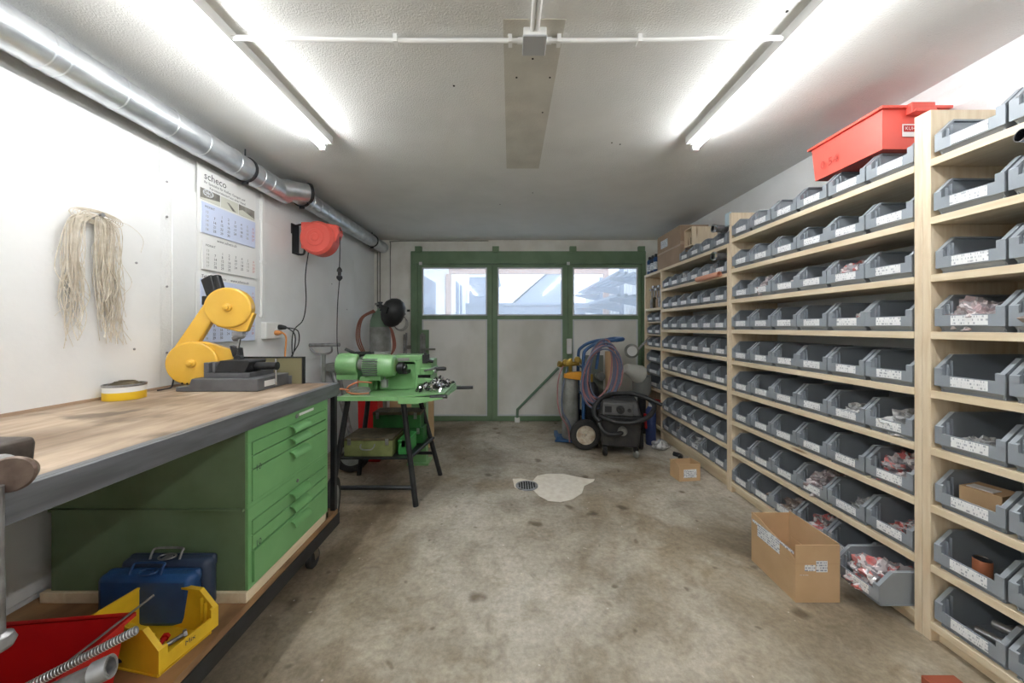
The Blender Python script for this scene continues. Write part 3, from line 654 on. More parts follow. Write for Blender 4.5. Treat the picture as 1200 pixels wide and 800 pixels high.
for x, h_, lb in ((-1.455,1.20,'left'),(-1.425,1.22,'right')):
    wallthing('steel_rod', MB().cyl((x,YB-.08,0),(x,YB-.03,h_),.012), M_steel, '%s of two upright grey steel rods leaning left of green frame' % lb, 'rod')
wallthing('frame_catch', MB().box(-1.42,-1.36,YB-.06,YB-.03,1.0,1.05), M_cyl, 'upper grey steel catch beside the left jamb of green frame', 'catch')
wallthing('frame_catch', MB().box(-1.42,-1.36,YB-.06,YB-.03,.84,.88), M_cyl, 'lower grey steel catch beside the left jamb of green frame', 'catch')
# clutter between the bench and the machine
t = Thing('folding_sign', (-1.72, 3.6, 0), 'grey steel folded leg frame leaning on left wall beyond the bench', 'frame')
t.part('leg', MB().cyl((-1.82,3.62,.92),(-1.52,3.55,.05),.022), M_steel); t.part('leg', MB().cyl((-1.80,3.72,.92),(-1.62,3.70,.02),.022), M_steel)
t.part('plate', MB().box(-1.86,-1.70,3.55,3.75,.86,.93), M_cyl)

# ------------------------------------------------------------------ workbench
XF = -1.01; ZT = .969; ZS = .232; YE = 2.12
t = Thing('workbench', (-1.44, .8, 0), 'long steel edged wooden workbench on casters along the left wall', 'workbench')
t.part('worktop', MB().box(XL+.014, XF-.012, -.9, YE-.01, ZT-.05, ZT), M_bench, label='worn stained wooden top')
t.part('edge_band', MB().box(XF-.014, XF, -.9, YE, ZT-.068, ZT+.002).box(XF-.038, XF-.014, -.9, YE, ZT, ZT+.0025).box(XL+.014, XF-.014, YE-.012, YE, ZT-.068, ZT+.002), M_band, bevel=.0015, label='dull steel edging')
t.part('back_strip', MB().box(XL+.012, XL+.022, -.9, YE-.0, ZT, ZT+.012), M_cardp)
LEG = [(XF-.045, YE-.05), (XL+.05, YE-.05), (XF-.045, -.8), (XL+.05, -.8)]
for x, y in LEG: t.part('leg', MB().box(x+.010, x+.035, y+.012, y+.04, .15, ZT-.06), M_blackm)
t.part('lower_shelf', MB().box(XL+.016, XF-.006, -.88, YE-.01, .19, ZS), M_lower, label='dirty wooden lower shelf board')
t.part('lower_frame', MB().box(XF-.012, XF+.0, -.9, YE+.0, .140, .205).box(XF-.05,XF-.012,-.9,YE,.140,.150).box(XL+.016,XF-.012,YE-.012,YE,.140,.205), M_blackm)
for x, y in ((XF-.06,1.93),(XF-.06,-.7),(XL+.12,1.93),(XL+.12,-.7)):
    c = t.part('caster', MB().box(x-.03,x+.03,y-.04,y+.04,.128,.140).prism([(y-.022,.13),(y+.022,.13),(y+.03,.05),(y-.01,.05)],'x',x-.024,x-.02).prism([(y-.022,.13),(y+.022,.13),(y+.03,.05),(y-.01,.05)],'x',x+.02,x+.024), M_chrome)
    t.sub(c, 'wheel', MB().lathe([(.045,-.015),(.05,-.01),(.05,.01),(.045,.015)],(x,y+.01,.05),(1,0,0)), M_rubber)
mk = MB()
for y in (.60,.82,1.02,1.21,.35): mk.cyl((XF-.06,y,ZT-.052),(XF-.06,y,ZT-.058),.006,n=8)
# drawer cabinets
XC = XF - .012
def cabinet(z0, z1, drs, label, lock=True):
    t = Thing('drawer_cabinet', (-1.4, 1.70, z0), label, 'drawer cabinet', 'stacked green drawer cabinets')
    t.part('carcass', MB().use(M_gcab_shade).box(-1.79, XC-.012, 1.397, 2.005, z0, z1).use(M_gcab).box(XC-.012, XC, 1.397, 2.005, z1-.055, z1).box(XC-.012, XC, 1.397, 2.005, z0, z0+.016).box(XC-.012, XC, 1.397, 1.417, z0+.016, z1-.055).box(XC-.012, XC, 1.985, 2.005, z0+.016, z1-.055), None, bevel=.0015)
    t.part('rim', MB().box(-1.79, XC-.014, 1.386, 1.398, z1-.007 if not lock else z0, z1 if not lock else z0+.003), M_gcab_shade)
    for k, (a, b) in enumerate(drs):
        pull = .0 if not (not lock and k == 2) else .006
        d = t.part('drawer', MB().box(XC-.010, XC+.003+pull, 1.4195, 1.9825, a+.0025, b-.0025), M_gcab, bevel=.0012)
        zc = b - min(.030, (b-a)*.35); y0, y1 = 1.655, 1.79
        hp = [(XC+.003,zc+.017),(XC+.020,zc+.012),(XC+.030,zc+.001),(XC+.033,zc-.013),(XC+.030,zc-.013),(XC+.027,zc),(XC+.018,zc+.009),(XC+.003,zc+.013)]
        hb = MB().prism(hp,'y',y0,y1).prism([(XC+.003,zc+.015),(XC+.028,zc+.002),(XC+.032,zc-.013),(XC+.003,zc-.013)],'y',y1-.002,y1)
        t.sub(d, 'handle', hb, M_gcab)
    if lock:
        t.part('lock', MB().lathe([(.010,0),(.010,.004),(.006,.006)],(XC,1.715,z1-.027),(1,0,0)), M_steel)
        t.part('name_strip', MB().box(XC,XC+.0015,1.735,1.86,z1-.030,z1-.018), M_white, label='white label strip')
    else:
        t.part('lock', MB().lathe([(.008,0),(.008,.004),(.005,.006)],(XC,1.72,z1-.027),(1,0,0)), M_steel)
    bt = MB().text('10', .035, (XC+.0035, 1.432, (drs[2][1]-.012 if lock else drs[1][0]+.004)), (0,1,0),(0,0,1))
    t.part('marking', bt, M_ink, label='hand drawn black mark', flat=True)
    return t
cabinet(.272, .590, [(.475,.535),(.415,.475),(.288,.415)], 'lower green metal drawer cabinet standing on timber laths', False)
cabinet(.5905, .900, [(.790,.845),(.735,.790),(.606,.735)], 'upper green metal drawer cabinet directly beneath the wooden worktop', True)
tag(MB().box(-1.82, XC-.03, 1.385, 1.41, ZS, .272).box(-1.82, XC+.002, 1.98, 2.01, ZS, .272).box(XC-.03, XC+.002, 1.385, 2.01, ZS, .272).build('timber_plinth', M_pine_y, origin=(-1.4,1.7,ZS), bevel=.002), 'pale timber lath frame under the green drawer cabinets', 'plinth')
# blue tool boxes
def toolbox(x0, x1, y0, y1, h, m, mt, label, tilt=0):
    t = Thing('tool_box', ((x0+x1)/2,(y0+y1)/2,ZS), label, 'tool box', 'blue metal tool boxes')
    z1 = ZS + h; t.part('body', MB().use(m).box(x0,x1,y0,y1,ZS+.001,z1-.002), None, bevel=.02)
    t.part('lid', MB().box(x0-.001,x1+.001,y0+.03,y1+.001,z1-.05,z1), mt, bevel=.018)
    xm = (x0+x1)/2; ym = (y0+y1)/2
    t.part('handle', MB().tube(smooth_path([(xm-.055,ym-.02,z1),(xm-.055,ym-.01,z1+.022),(xm-.045,ym,z1+.03),(xm+.045,ym,z1+.03),(xm+.055,ym-.01,z1+.022),(xm+.055,ym-.02,z1)],4),.004), M_blue if mt is M_blue else M_steel)
    t.part('latch', MB().tube(loop_path((xm,ym-.01,z1+.004),(1,0,0),(0,1,0),.03,.018,1,16),.003,6).box(xm-.012,xm+.012,y0+.01,y0+.03,z1-.002,z1+.003), M_blue if mt is M_blue else M_steel)
toolbox(-1.470,-1.135,1.268,1.328,.184,M_blue,M_blue,'bright blue metal tool box in front, beside the yellow bin')
toolbox(-1.455,-1.128,1.331,1.388,.200,M_navy,M_navy,'dusty navy metal tool box pushed against the green cabinet')

# ------------------------------------------------------------------ storage bins
def bin_mesh(Wd, L, Hh, th=.003):
    """open fronted stacking bin; front faces -x, centred on y"""
    mb = MB(); w = Wd/2; iw = w-.010; lip0, lip1 = .15*Hh, .45*Hh
    mb.box(.016, L-.004, -iw, iw, 0, .004)
    side = [(.014,0),(L-.006,0),(L-.002,Hh),(.060,Hh),(.012,lip1+.024),(.0,lip1+.024),(.0,lip0),(.014,lip0-.006)]
    for s in (-1, 1):
        b = len(mb.v)
        for off, wid in ((0, 0),(th,th)):
            for x, z in side:
                k = z/Hh; yy = s*((iw-.004)+ (.010)*k - wid); mb.v.append(Vector((x, yy, z)))
        n = len(side); mb.face(b+i for i in range(n)); mb.face(b+n+i for i in range(n))
        for i in range(n): j = (i+1) % n; mb.face((b+i,b+j,b+n+j,b+n+i))
        # broad flange along the diagonal and the top
        ys = sorted((s*(w-.001), s*(w-.016)))
        fl = [(.0,lip1+.026),(.060,Hh+.001),(L,Hh+.001),(L,Hh-.006),(.064,Hh-.006),(.004,lip1+.018)]
        mb.prism(fl, 'y', ys[0], ys[1])
        mb.prism([(-.001,lip1-.002),(-.001,lip1+.026),(.006,lip1+.030),(.006,lip1-.002)], 'y', *sorted((s*(w-.001), s*(w-.026))))
        # stiffening ribs on the inside of the cheek
        for xr in (.030,.046): mb.box(xr, xr+.004, *sorted((s*(iw-.004), s*(iw-.014))), lip0, lip1+.016+xr*.9)
    mb.box(L-.006, L-.002, -iw, iw, 0, Hh-.002); mb.box(L-.008, L, -w+.01, w-.01, Hh-.006, Hh+.001)
    mb.box(-.001, .005, -w+.001, w-.001, lip0, lip1)                       # front lip band
    mb.prism([(.005,lip0),(.014,lip0-.008),(.022,.0),(.026,.0),(.018,lip0-.006),(.008,lip1-.002),(.005,lip1-.002)], 'y', -iw, iw)
    return mb
def label_mesh(Wd, Hh, wide=.52):
    lip0, lip1 = .15*Hh, .45*Hh
    return MB().box(-.003, -.001, -Wd*wide/2-.005, Wd*wide/2-.005, lip0+.10*(lip1-lip0), lip1-.08*(lip1-lip0))
BINH = .150
def make_proto(Wd, L, Hh, m=None, lab=True):
    o = bin_mesh(Wd, L, Hh).build('storage_bin', m or M_bin, flat=False, angle=.5)
    c = None
    if lab: c = label_mesh(Wd, Hh).build('label_card', M_label, o); c['label'] = 'white label on the front lip'
    return o, c
PROTO = {}
def place_bin(key, args, loc, label, group, rz=0, lab=True):
    if key not in PROTO:
        o, c = make_proto(*args, lab=lab); PROTO[key] = (o, c); first = True
    else:
        so, sc_ = PROTO[key]; o = so.copy(); COL.objects.link(o)
        if sc_ is not None: c = sc_.copy(); c.parent = o; COL.objects.link(c)
    o.location = loc; o.rotation_euler = (0, 0, rz); tag(o, label, 'storage bin', group)
    return o
def crumple(name, loc, rad, kind, seed, label, cat, group=None, rot=0):
    o = MB().blob((0,0,rad[2]*.55), rad, .6, 8, seed, 4, flat=.55).build(name, BAGS[kind], angle=.35)
    o.location = loc; o.rotation_euler = (0,0,rot); tag(o, label, cat, group); return o

ORD = ['top','second','third','fourth','fifth','sixth','seventh','eighth','bottom']
XS = 1.74
def shelf_unit(Y0, Y1, slopes, top, name, label, left_top=None, back=False, nearboard=True, ztops=None):
    zs = [CZ + XS*s for s in slopes]
    t = Thing('shelf_unit', (1.92, (Y0+Y1)/2, 0), label, 'shelf unit', 'pine shelf units along the right wall')
    t.part('side_panel', MB().box(XS+.001, XR-.003, Y0-.03, Y0-.0005, 0, top), M_pine_z, bevel=.0015)
    t.part('side_panel', MB().box(XS+.001, XR-.003, Y1+.0005, Y1+.03, 0, left_top or top), M_pine_z, bevel=.0015)
    for i, z in enumerate(zs):
        t.part('shelf', MB().box(XS, XR-.004, Y0, Y1, z-.03, z), M_pine_y, bevel=.0012)
        if i == 8: t.part('skirting', MB().box(XS+.035, XS+.055, Y0, Y1, 0, z-.03), M_pine_y)
    if back: t.part('back_panel', MB().box(XR-.004, XR-.0005, Y0, Y1, .05, zs[0]), M_pine_z)
    return zs
SL1 = [.399,.261,.124,-.0115,-.151,-.287,-.423,-.5645,-.70]
SL2 = [.383,.249,.116,-.016,-.141,-.278,-.411,-.547,-.673]
ZS0 = shelf_unit(.20, 1.484-.0, SL1, 2.20, 'a', 'nearest pine shelf unit at the right edge, full of grey bins', back=True)
# the near unit's far post and the middle unit's near post stand side by side
ZS1 = shelf_unit(1.545, 2.82, SL1, 2.20, 'b', 'middle pine shelf unit carrying the red crate above its bins')
ZS2 = shelf_unit(2.881, 4.125, SL2, CZ+XS*.383, 'c', 'far pine shelf unit with brown carton on top')
rnd = random.Random(5)
cont0 = {(4,0):'a silvery bag', (4,1):'a dark bag', (6,0):'small clear bags', (7,0):'a small carton', (8,0):'a metal can', (9,0):'red tipped cylinders'}
NTH = ['first','second','third','fourth','fifth','last']
for r in range(9):
    row = ORD[r] + ' shelf'
    for k in range(4):
        y = 1.478 - .219*(k+.5)
        lab = 'grey bin, %s, nearest unit, %s from its far post' % (row, NTH[k])
        if (r+1,k) in cont0: lab = 'grey bin with %s, %s, nearest unit' % (cont0[(r+1,k)], row)
        place_bin('a', (.212,.345,BINH), (XS+.004+rnd.uniform(-.002,.004), y, ZS0[r]+.0005), lab, 'grey bins in the nearest unit', rnd.uniform(-.01,.01))
    for k in range(6):
        y = 1.551 + .2115*(k+.5); dx = 0
        if r == 8 and k == 0: dx = -.15
        lab = 'grey bin, %s, middle unit, %s from the near post' % (row, NTH[k])
        if dx: lab = 'grey bin pulled far out of the bottom shelf, holding red wrapped bags'
        place_bin('b', (.207,.34,BINH), (XS+.004+rnd.uniform(-.003,.005)+dx, y, ZS1[r]+.0005), lab, 'grey bins in the middle unit', rnd.uniform(-.012,.012))
    for k in range(6):
        if r == 0 and k > 2: continue
        y = 2.886 + .2060*(k+.5)
        lab = 'grey bin, %s, far unit, %s from the near post' % (row, NTH[k])
        place_bin('c', (.198,.34,BINH-.008), (XS+.004+rnd.uniform(-.003,.006), y, ZS2[r]+.0005), lab, 'grey bins in the far unit', rnd.uniform(-.015,.015))
# contents: (unit, row, place, kind, label)
def ybin(u, k): return {0: 1.478-.219*(k+.5), 1: 1.551+.2115*(k+.5), 2: 2.886+.2065*(k+.5)}[u]
ZU = {0: ZS0, 1: ZS1, 2: ZS2}
bags = [
 (1,3,4,1,(.10,.075,.075),'pinkish clear bag rising from a far bin on the middle unit third shelf'),
 (1,3,3,1,(.09,.07,.055),'pink grey bag behind the third shelf bins, middle unit'),
 (1,3,1,0,(.10,.08,.075),'red and white parts bag, third shelf middle unit, beside the tin'),
 (1,4,4,0,(.06,.05,.06),'small red bag standing in a far bin of middle unit fourth shelf'),
 (1,4,1,0,(.07,.05,.05),'red white packet in a bin, middle unit fourth shelf'),
 (1,6,0,2,(.12,.085,.068),'large clear bag overflowing the nearest bin on middle unit sixth shelf'),
 (1,6,1,2,(.10,.07,.055),'flat clear bag in the second bin, middle unit sixth shelf'),
 (1,6,5,2,(.06,.06,.04),'little clear bag in the farthest bin, middle unit sixth shelf'),
 (1,7,0,0,(.12,.085,.085),'big red and white parts bag, middle unit seventh shelf near post'),
 (1,7,1,2,(.08,.06,.035),'thin clear bag, middle unit seventh shelf, second bin'),
 (1,8,2,1,(.11,.085,.08),'clear bag of grey parts, middle unit eighth shelf, third bin'),
 (1,8,1,2,(.09,.06,.05),'small clear bag, middle unit eighth shelf, second bin'),
 (1,8,0,0,(.07,.06,.035),'small red bag low inside near bin, middle unit eighth shelf'),
 (1,9,2,0,(.11,.085,.075),'grey and red parts bag, middle unit bottom shelf, third bin'),
 (1,9,3,3,(.10,.08,.06),'brownish parts bag, middle unit bottom shelf, fourth bin'),
 (1,9,4,3,(.07,.06,.04),'small brown parts bag, middle unit bottom shelf, fifth bin'),
 (1,9,0,0,(.12,.085,.08),'red wrapped parts bag in the bin pulled out at the bottom'),
 (0,4,0,1,(.09,.075,.075),'round silvery parts bag, nearest unit fourth shelf'),
 (0,4,1,3,(.09,.07,.08),'dark brown bag, nearest unit fourth shelf at the right edge'),
 (0,6,0,2,(.07,.055,.04),'small crumpled clear bags, nearest unit sixth shelf'),
 (2,2,3,2,(.09,.07,.075),'pale crumpled paper bag, far unit second shelf'),
 (2,3,2,2,(.09,.07,.06),'clear bag, far unit third shelf, third bin'),
 (2,3,1,2,(.10,.07,.06),'clear bag, far unit third shelf, second bin'),
 (2,9,2,2,(.11,.085,.075),'big clear bag, far unit bottom shelf, third bin'),
 (2,9,4,2,(.08,.07,.08),'white paper bag, far unit bottom shelf, fifth bin'),
 (2,9,3,3,(.08,.06,.05),'brownish bag, far unit bottom shelf, fourth bin'),
]
for i, (u, r, k, kind, rad, lab) in enumerate(bags):
    dx = -.15 if (u, r, k) == (1, 9, 0) else 0
    rad = (rad[0], min(rad[1], .078), rad[2])
    crumple('parts_bag', (XS+(.135 if u else .10)+dx, ybin(u,k)+(.022 if not u else -.015 if i % 2 else .012), ZU[u][r-1]+.006), rad, kind, i+1, lab, 'plastic bag', 'bagged parts in the bins', 0)
def can(loc, ax, r, h, m, label, ends=None, name='metal_can'):
    t = Thing(name, loc, label, 'can')
    t.part('body', MB().lathe([(r*.96,0),(r,.004),(r,h-.006),(r*.96,h-.003)], loc, ax, n=24), m)
    e = Vector(loc)+Vector(ax).normalized()*(h-.003); t.part('lid', MB().lathe([(r*.97,0),(r*.97,.003),(r*.85,.003),(r*.8,.001)], e, ax, n=24), ends or M_chrome)
can((XS+.10,ybin(0,0)+.028,ZS0[7]+.006),(0,0,1),.026,.075,M_copper,'small copper coloured can in nearest unit eighth shelf bin')
can((XS+.16,ybin(1,1)-.02,ZS1[2]+.09),(-.8,-.5,.1),.033,.11,M_chrome,'silver tin lying on bags, third shelf of middle unit')
for k,(dy,dz,a) in enumerate(((.05,.02,.2),(.0,.02,-.1),(.03,.06,.15),(-.05,.02,.5))):
    can((XS+.07+.02*k,ybin(0,0)-.025+dy,ZS0[8]+.022+dz),(.3,-1+a,0),.016,.075,M_steel,['small steel cylinder nearest the lip in the bottom right bin','middle small steel cylinder in the bottom right bin','small steel cylinder lying on top in the bottom right bin','rearmost small steel cylinder in the bottom right bin'][k],M_redd,'parts_cylinder')
t = Thing('small_carton', (XS+.12, ybin(0,0)-.03, ZS0[6]+.006), 'small brown carton inside a bin, nearest unit seventh shelf', 'carton')
R = Matrix.Translation((XS+.12,ybin(0,0)+.022,ZS0[6]+.008)) @ Matrix.Rotation(.25,4,'Z')
t.part('box', MB().box(-.06,.06,-.055,.055,0,.10,R), M_card, bevel=.002); t.part('flap', MB().box(-.05,.0,-.03,.04,.101,.104,R), M_white)
t = Thing('chrome_pipe_stub', (1.78, 1.2, ZS0[1]+.16), 'short shiny pipe stub jutting from nearest unit second shelf', 'pipe')
t.part('pipe', MB().pipe((1.70,1.195,ZS0[1]+.185),(1.92,1.13,ZS0[1]+.165),.022,.019,n=28), M_chrome)
# red crate above the middle unit
ZC = ZS1[0]+BINH+.004
t = Thing('red_crate', (1.92, 1.9, ZC), 'large red plastic crate lying over the top row of bins', 'crate')
def crate_mesh(x0,x1,y0,y1,z0,z1,tp,th=.004):
    mb = MB(); a = [(x0+tp,y0+tp),(x1-tp,y0+tp),(x1-tp,y1-tp),(x0+tp,y1-tp)]; b = [(x0,y0),(x1,y0),(x1,y1),(x0,y1)]
    for i in range(4):
        j = (i+1)%4; c = Vector(((x0+x1)/2,(y0+y1)/2,0))
        o0=[Vector((*a[i],z0)),Vector((*a[j],z0)),Vector((*b[j],z1)),Vector((*b[i],z1))]
        ins=[]
        for p in o0: ins.append(Vector((p.x+math.copysign(th,c.x-p.x), p.y+math.copysign(th,c.y-p.y), p.z)))
        bs=len(mb.v); mb.v += o0+ins
        for q in ((0,1,2,3),(7,6,5,4),(0,4,5,1),(3,2,6,7)): mb.face(bs+v for v in q)
    mb.box(x0+tp,x1-tp,y0+tp,y1-tp,z0,z0+th)
    f=.014
    for q in ((x0-f,x1+f,y0-f,y0+th),(x0-f,x1+f,y1-th,y1+f),(x0-f,x0+th,y0,y1),(x1-th,x1+f,y0,y1)): mb.box(*q,z1-.012,z1)
    return mb
t.part('body', crate_mesh(1.765,2.07,1.70,2.10,ZC,ZC+.195,.012), M_red)
t.part('handle', MB().box(1.87,1.98,1.668,1.695,ZC+.15,ZC+.2).prism([(1.87,ZC+.15),(1.98,ZC+.15),(1.97,ZC+.165),(1.88,ZC+.165)],'y',1.655,1.67), M_red, bevel=.003)
t.part('sticker', MB().box(1.862,1.96,1.7015,1.703,ZC+.055,ZC+.115), M_white, label='white maker sticker')
t.part('sticker_print', MB().use(M_redd).box(1.868,1.954,1.700,1.7013,ZC+.078,ZC+.108).use(M_white).text('KUHN',.024,(1.872,1.6995,ZC+.085),(1,0,0),(0,0,1)), None, flat=False)
t.part('handwriting', MB().text('0 54',.062,(1.7665,2.04,ZC+.045),(0,-1,0),(0,0,1),.0025), mat('faded_pen',(170,60,50),rough=.7), flat=True)
# acrylic sheet standing beside the post of the middle unit
tag(MB().box(1.76,2.06,2.925,2.933,ZS2[0]+BINH+.001,2.22).box(1.755,1.762,2.86,2.93,ZS2[0]+BINH+.001,2.22).build('acrylic_sheet', M_paleblue, origin=(1.9,2.93,2.1)), 'pale blue plastic sheet standing on bins beside the tall post', 'plastic sheet')
# ---- top of the far unit
ZK = ZS2[0]
t = Thing('brown_carton', (1.9, 4.05, ZK), 'large taupe cardboard carton under the ceiling near the green door', 'carton')
t.part('body', MB().box(1.765,2.06,3.72,4.30,ZK+.0005,ZK+.395), M_cardp, bevel=.003)
t.part('tape', MB().box(1.764,2.061,3.719,3.7195,ZK+.19,ZK+.225).box(1.7635,1.7645,3.72,4.3,ZK+.18,ZK+.20), mat('tape',(186,164,142),rough=.3))
t.part('label', MB().box(1.7635,1.7645,4.02,4.2,ZK+.24,ZK+.33), M_paper)
t = Thing('wooden_box', (1.9, 3.64, ZK), 'small open pine box on its side on the far unit', 'box')
t.part('frame', MB().box(1.80,2.05,3.55,3.562,ZK+.145,ZK+.33).box(1.80,2.05,3.698,3.71,ZK+.145,ZK+.33).box(1.80,2.05,3.562,3.698,ZK+.318,ZK+.33).box(1.80,2.05,3.562,3.698,ZK+.145,ZK+.157), M_pine_z)
t.part('jar', MB().cyl((1.86,3.63,ZK+.158),(1.86,3.63,ZK+.24),.03), M_rust)
# bins under the wooden box support it
place_bin('c', (), (XS+.02, 3.63, ZK+.0005), 'grey bin under the small pine box on the far unit', 'grey bins in the far unit')
for i,(x,y,z,r,lab) in enumerate(((XS-.012,2.94,ZK+.10,.03,'upper silver tape roll hung on the post between far and middle units'),(XS-.012,2.94,ZS2[1]+.13,.03,'lower silver tape roll hung on the post between units'))):
    pass
def roll(x,y,z,r,lab):
    t = Thing('pipe_coupling', (x,y,z), lab, 'pipe coupling'); t.part('ring', MB().pipe((x,y,z),(x+.12,y+.02,z),r,r*.72,n=28), M_steel); t.part('collar', MB().pipe((x-.004,y,z),(x+.012,y,z),r*1.12,r*.72,n=28), M_chrome)
roll(XS-.05,2.985,ZK+.155,.030,'upper steel pipe coupling poking out beside the tall middle post')
roll(XS-.05,2.985,ZS2[1]+.155,.032,'lower steel pipe coupling poking out beside the tall middle post')
t = Thing('salmon_tube', (XS-.04,3.0,ZS2[1]-.03), 'salmon coloured tube lying along the edge of the far unit second shelf', 'tube')
t.part('tube', MB().pipe((XS-.03,2.93,ZS2[1]+.0),(XS-.03,3.28,ZS2[1]-.0),.022,.019), mat('salmon_plastic',(226,164,136),rough=.5))
# ---- narrow unit by the door
Y3a, Y3b = 4.156, 4.62
t = Thing('narrow_shelf_unit', (1.92, 4.4, 0), 'narrow pine shelf unit at the far end beside the green door', 'shelf unit', 'pine shelf units along the right wall')
ztop = CZ+XS*.383; ZN = [ztop, 1.53, 1.055, .56, .13]
t.part('side_panel', MB().box(XS+.001,XR-.003,Y3b,Y3b+.03,0,ztop-.031), M_pine_z, bevel=.0015)
for z in ZN: t.part('shelf', MB().box(XS,XR-.004,Y3a,Y3b if z != ztop else Y3b+.03,z-.03,z), M_pine_y, bevel=.001)
t.part('back_panel', MB().box(XR-.004,XR-.0005,Y3a,Y3b,.1,ztop-.03), M_pine_z)
for r, z in enumerate((1.055, 1.055+.155, 1.055+.31)):
    for k in range(2):
        place_bin('s', (.19,.26,.118), (XS+.01, Y3a+.115+k*.215, z+.0005+.0*r), 'small dark bin, %s row of three, %s column, narrow unit' % (['bottom','middle','top'][r], ['near','far'][k]), 'small stacked bins in the narrow unit')
        if r: 
            pass
t2 = Thing('bin_divider', (1.9, 4.4, 1.055), 'two thin pine laths carrying rows of small bins in narrow unit', 'lath')
for z in (1.055+.153, 1.055+.308): t2.part('lath', MB().box(XS+.02, XR-.006, Y3a+.001, Y3b-.001, z-.012, z), M_pine_y)
for k in range(3):
    place_bin('d', (.40,.33,.148), (XS+.006, (Y3a+Y3b)/2, .56+.0005+.152*k), 'larger grey bin, %s of the stack of three, narrow unit' % ['bottom','middle','top'][k], 'larger stacked bins in the narrow unit', lab=True)
t = Thing('card_tray', (1.9,4.38,.13), 'brown cardboard box on the low shelf of the narrow unit', 'carton')
t.part('body', MB().box(1.76,2.05,4.19,4.58,.1305,.36), M_cardp, bevel=.002); t.part('scrap', MB().blob((1.80,4.36,.385),(.04,.08,.03),.4,5,3,3), M_redd)
for i,(y,m,lb) in enumerate(((4.60,M_blue,'far'),(4.50,M_navy,'middle'),(4.40,M_blue,'near'))):
    t = Thing('spray_can', (1.80,y,ztop), '%s blue labelled can beside the carton on the narrow unit' % lb, 'can', 'blue cans on the narrow unit')
    t.part('can', MB().lathe([(.03,0),(.032,.004),(.032,.17),(.022,.19)],(1.79,y,ztop+.0005),n=24), M_navy if i==1 else M_blue); t.part('label_band', MB().lathe([(.0325,.04),(.0325,.13)],(1.79,y,ztop),n=24), M_paper)
    t.part('cap', MB().lathe([(.018,.19),(.018,.225),(.012,.23)],(1.79,y,ztop),n=20), M_black)
for i,(y,h_,m,lb) in enumerate(((4.22,.20,M_terr,'brown handled'),(4.30,.26,M_steel,'steel'),(4.38,.23,M_cardp,'pale handled'),(4.47,.27,M_rust,'dark'),(4.55,.24,M_steel,'slim steel'))):
    t = Thing('hand_tool', (1.80,y,1.53), '%s hand tool standing on the upper shelf of the narrow unit' % lb, 'hand tool', 'tools standing in the narrow unit')
    t.part('handle', MB().lathe([(.012,0),(.022,.01),(.024,h_*.45),(.012,h_*.52)],(1.80,y,1.5305),n=16), m); t.part('shaft', MB().cyl((1.80,y,1.53+h_*.5),(1.80,y,1.53+h_),.009), M_steel)
    t.part('head', MB().box(1.775,1.825,y-.022,y+.022,1.53+h_-.015,1.53+h_+.012), M_steel)

# ------------------------------------------------------------------ items on the bench
# wire tin
c = (-1.785, 1.66, ZT)
t = Thing('wire_tin', c, 'round white and yellow tin standing on the bench by the wall', 'tin')
t.part('can', MB().use(M_yel).lathe([(.072,0),(.0725,.002),(.0725,.036)],(c[0],c[1],ZT+.0005),n=36).use(M_white).lathe([(.0726,.036),(.0726,.060)],(c[0],c[1],ZT),n=36).use(M_steel).lathe([(.0735,.060),(.0745,.066),(.0735,.070),(.069,.070),(.069,.05)],(c[0],c[1],ZT),n=36))
mb = MB()
for k in range(4): mb.tube(loop_path((c[0],c[1],ZT+.064+.004*k),(1,0,0),(0,1,0),.052-.006*k,.052-.006*k,1,24,.08,(0,0,.002),k),.005,6)
t.part('contents', mb, M_rust, label='coiled rusty wire inside')
# bandsaw
t = Thing('band_saw', (-1.5, 2.03, ZT), 'yellow benchtop bandsaw tilted up on its grey base', 'bandsaw')
x0, x1, y0, y1 = -1.71, -1.29, 1.83, 2.10
t.part('base', MB().prism([(x0-.0,ZT+.001),(x1,ZT+.001),(x1,ZT+.066),(x0+.08,ZT+.066),(x0+.065,ZT+.026),(x0,ZT+.026)],'y',y0,y1), M_grey, bevel=.004)
t.part('base_plate', MB().box(x0+.1,x1+.02,y1-.02,y1+.01,ZT+.001,ZT+.05), M_grey)
t.part('rating_plate', MB().box(x1+.0,x1+.0015,1.88,1.96,ZT+.018,ZT+.048), M_white, label='white rating plate')
t.part('table', MB().box(-1.60,-1.36,1.87,2.06,ZT+.066,ZT+.092), M_grey, bevel=.002)
t.part('vise_jaw', MB().box(-1.60,-1.575,1.87,2.05,ZT+.092,ZT+.145).box(-1.555,-1.54,1.87,2.05,ZT+.092,ZT+.145).box(-1.575,-1.555,2.0,2.05,ZT+.092,ZT+.145), M_grey, bevel=.002)
t.part('moving_jaw', MB().prism([(-1.545,ZT+.095),(-1.515,ZT+.155),(-1.37,ZT+.155),(-1.36,ZT+.148),(-1.385,ZT+.095)],'y',1.87,2.0), M_blackm, bevel=.002)
t.part('jaw_foot', MB().box(-1.43,-1.38,1.88,1.98,ZT+.066,ZT+.094), M_black)
h_ = t.part('clamp_screw', MB().cyl((-1.37,1.93,ZT+.122),(-1.26,1.93,ZT+.122),.020).lathe([(.022,0),(.022,.006)],(-1.26,1.93,ZT+.122),(1,0,0)), M_blackm)
t.sub(h_, 'tommy_bar', MB().cyl((-1.262,1.93,ZT+.02),(-1.262,1.93,ZT+.16),.006,n=10), M_chrome)
yw = 1.93; c0 = Vector((-1.695,yw,1.108)); c1 = Vector((-1.535,yw,1.405)); r0 = .116; r1 = .110; HA = .30
d = (c1-c0).normalized(); pn = Vector((-d.z,0,d.x))   # towards the upper left
def P(c, a, b): q = c + d*a + pn*b; return (q.x, q.z)
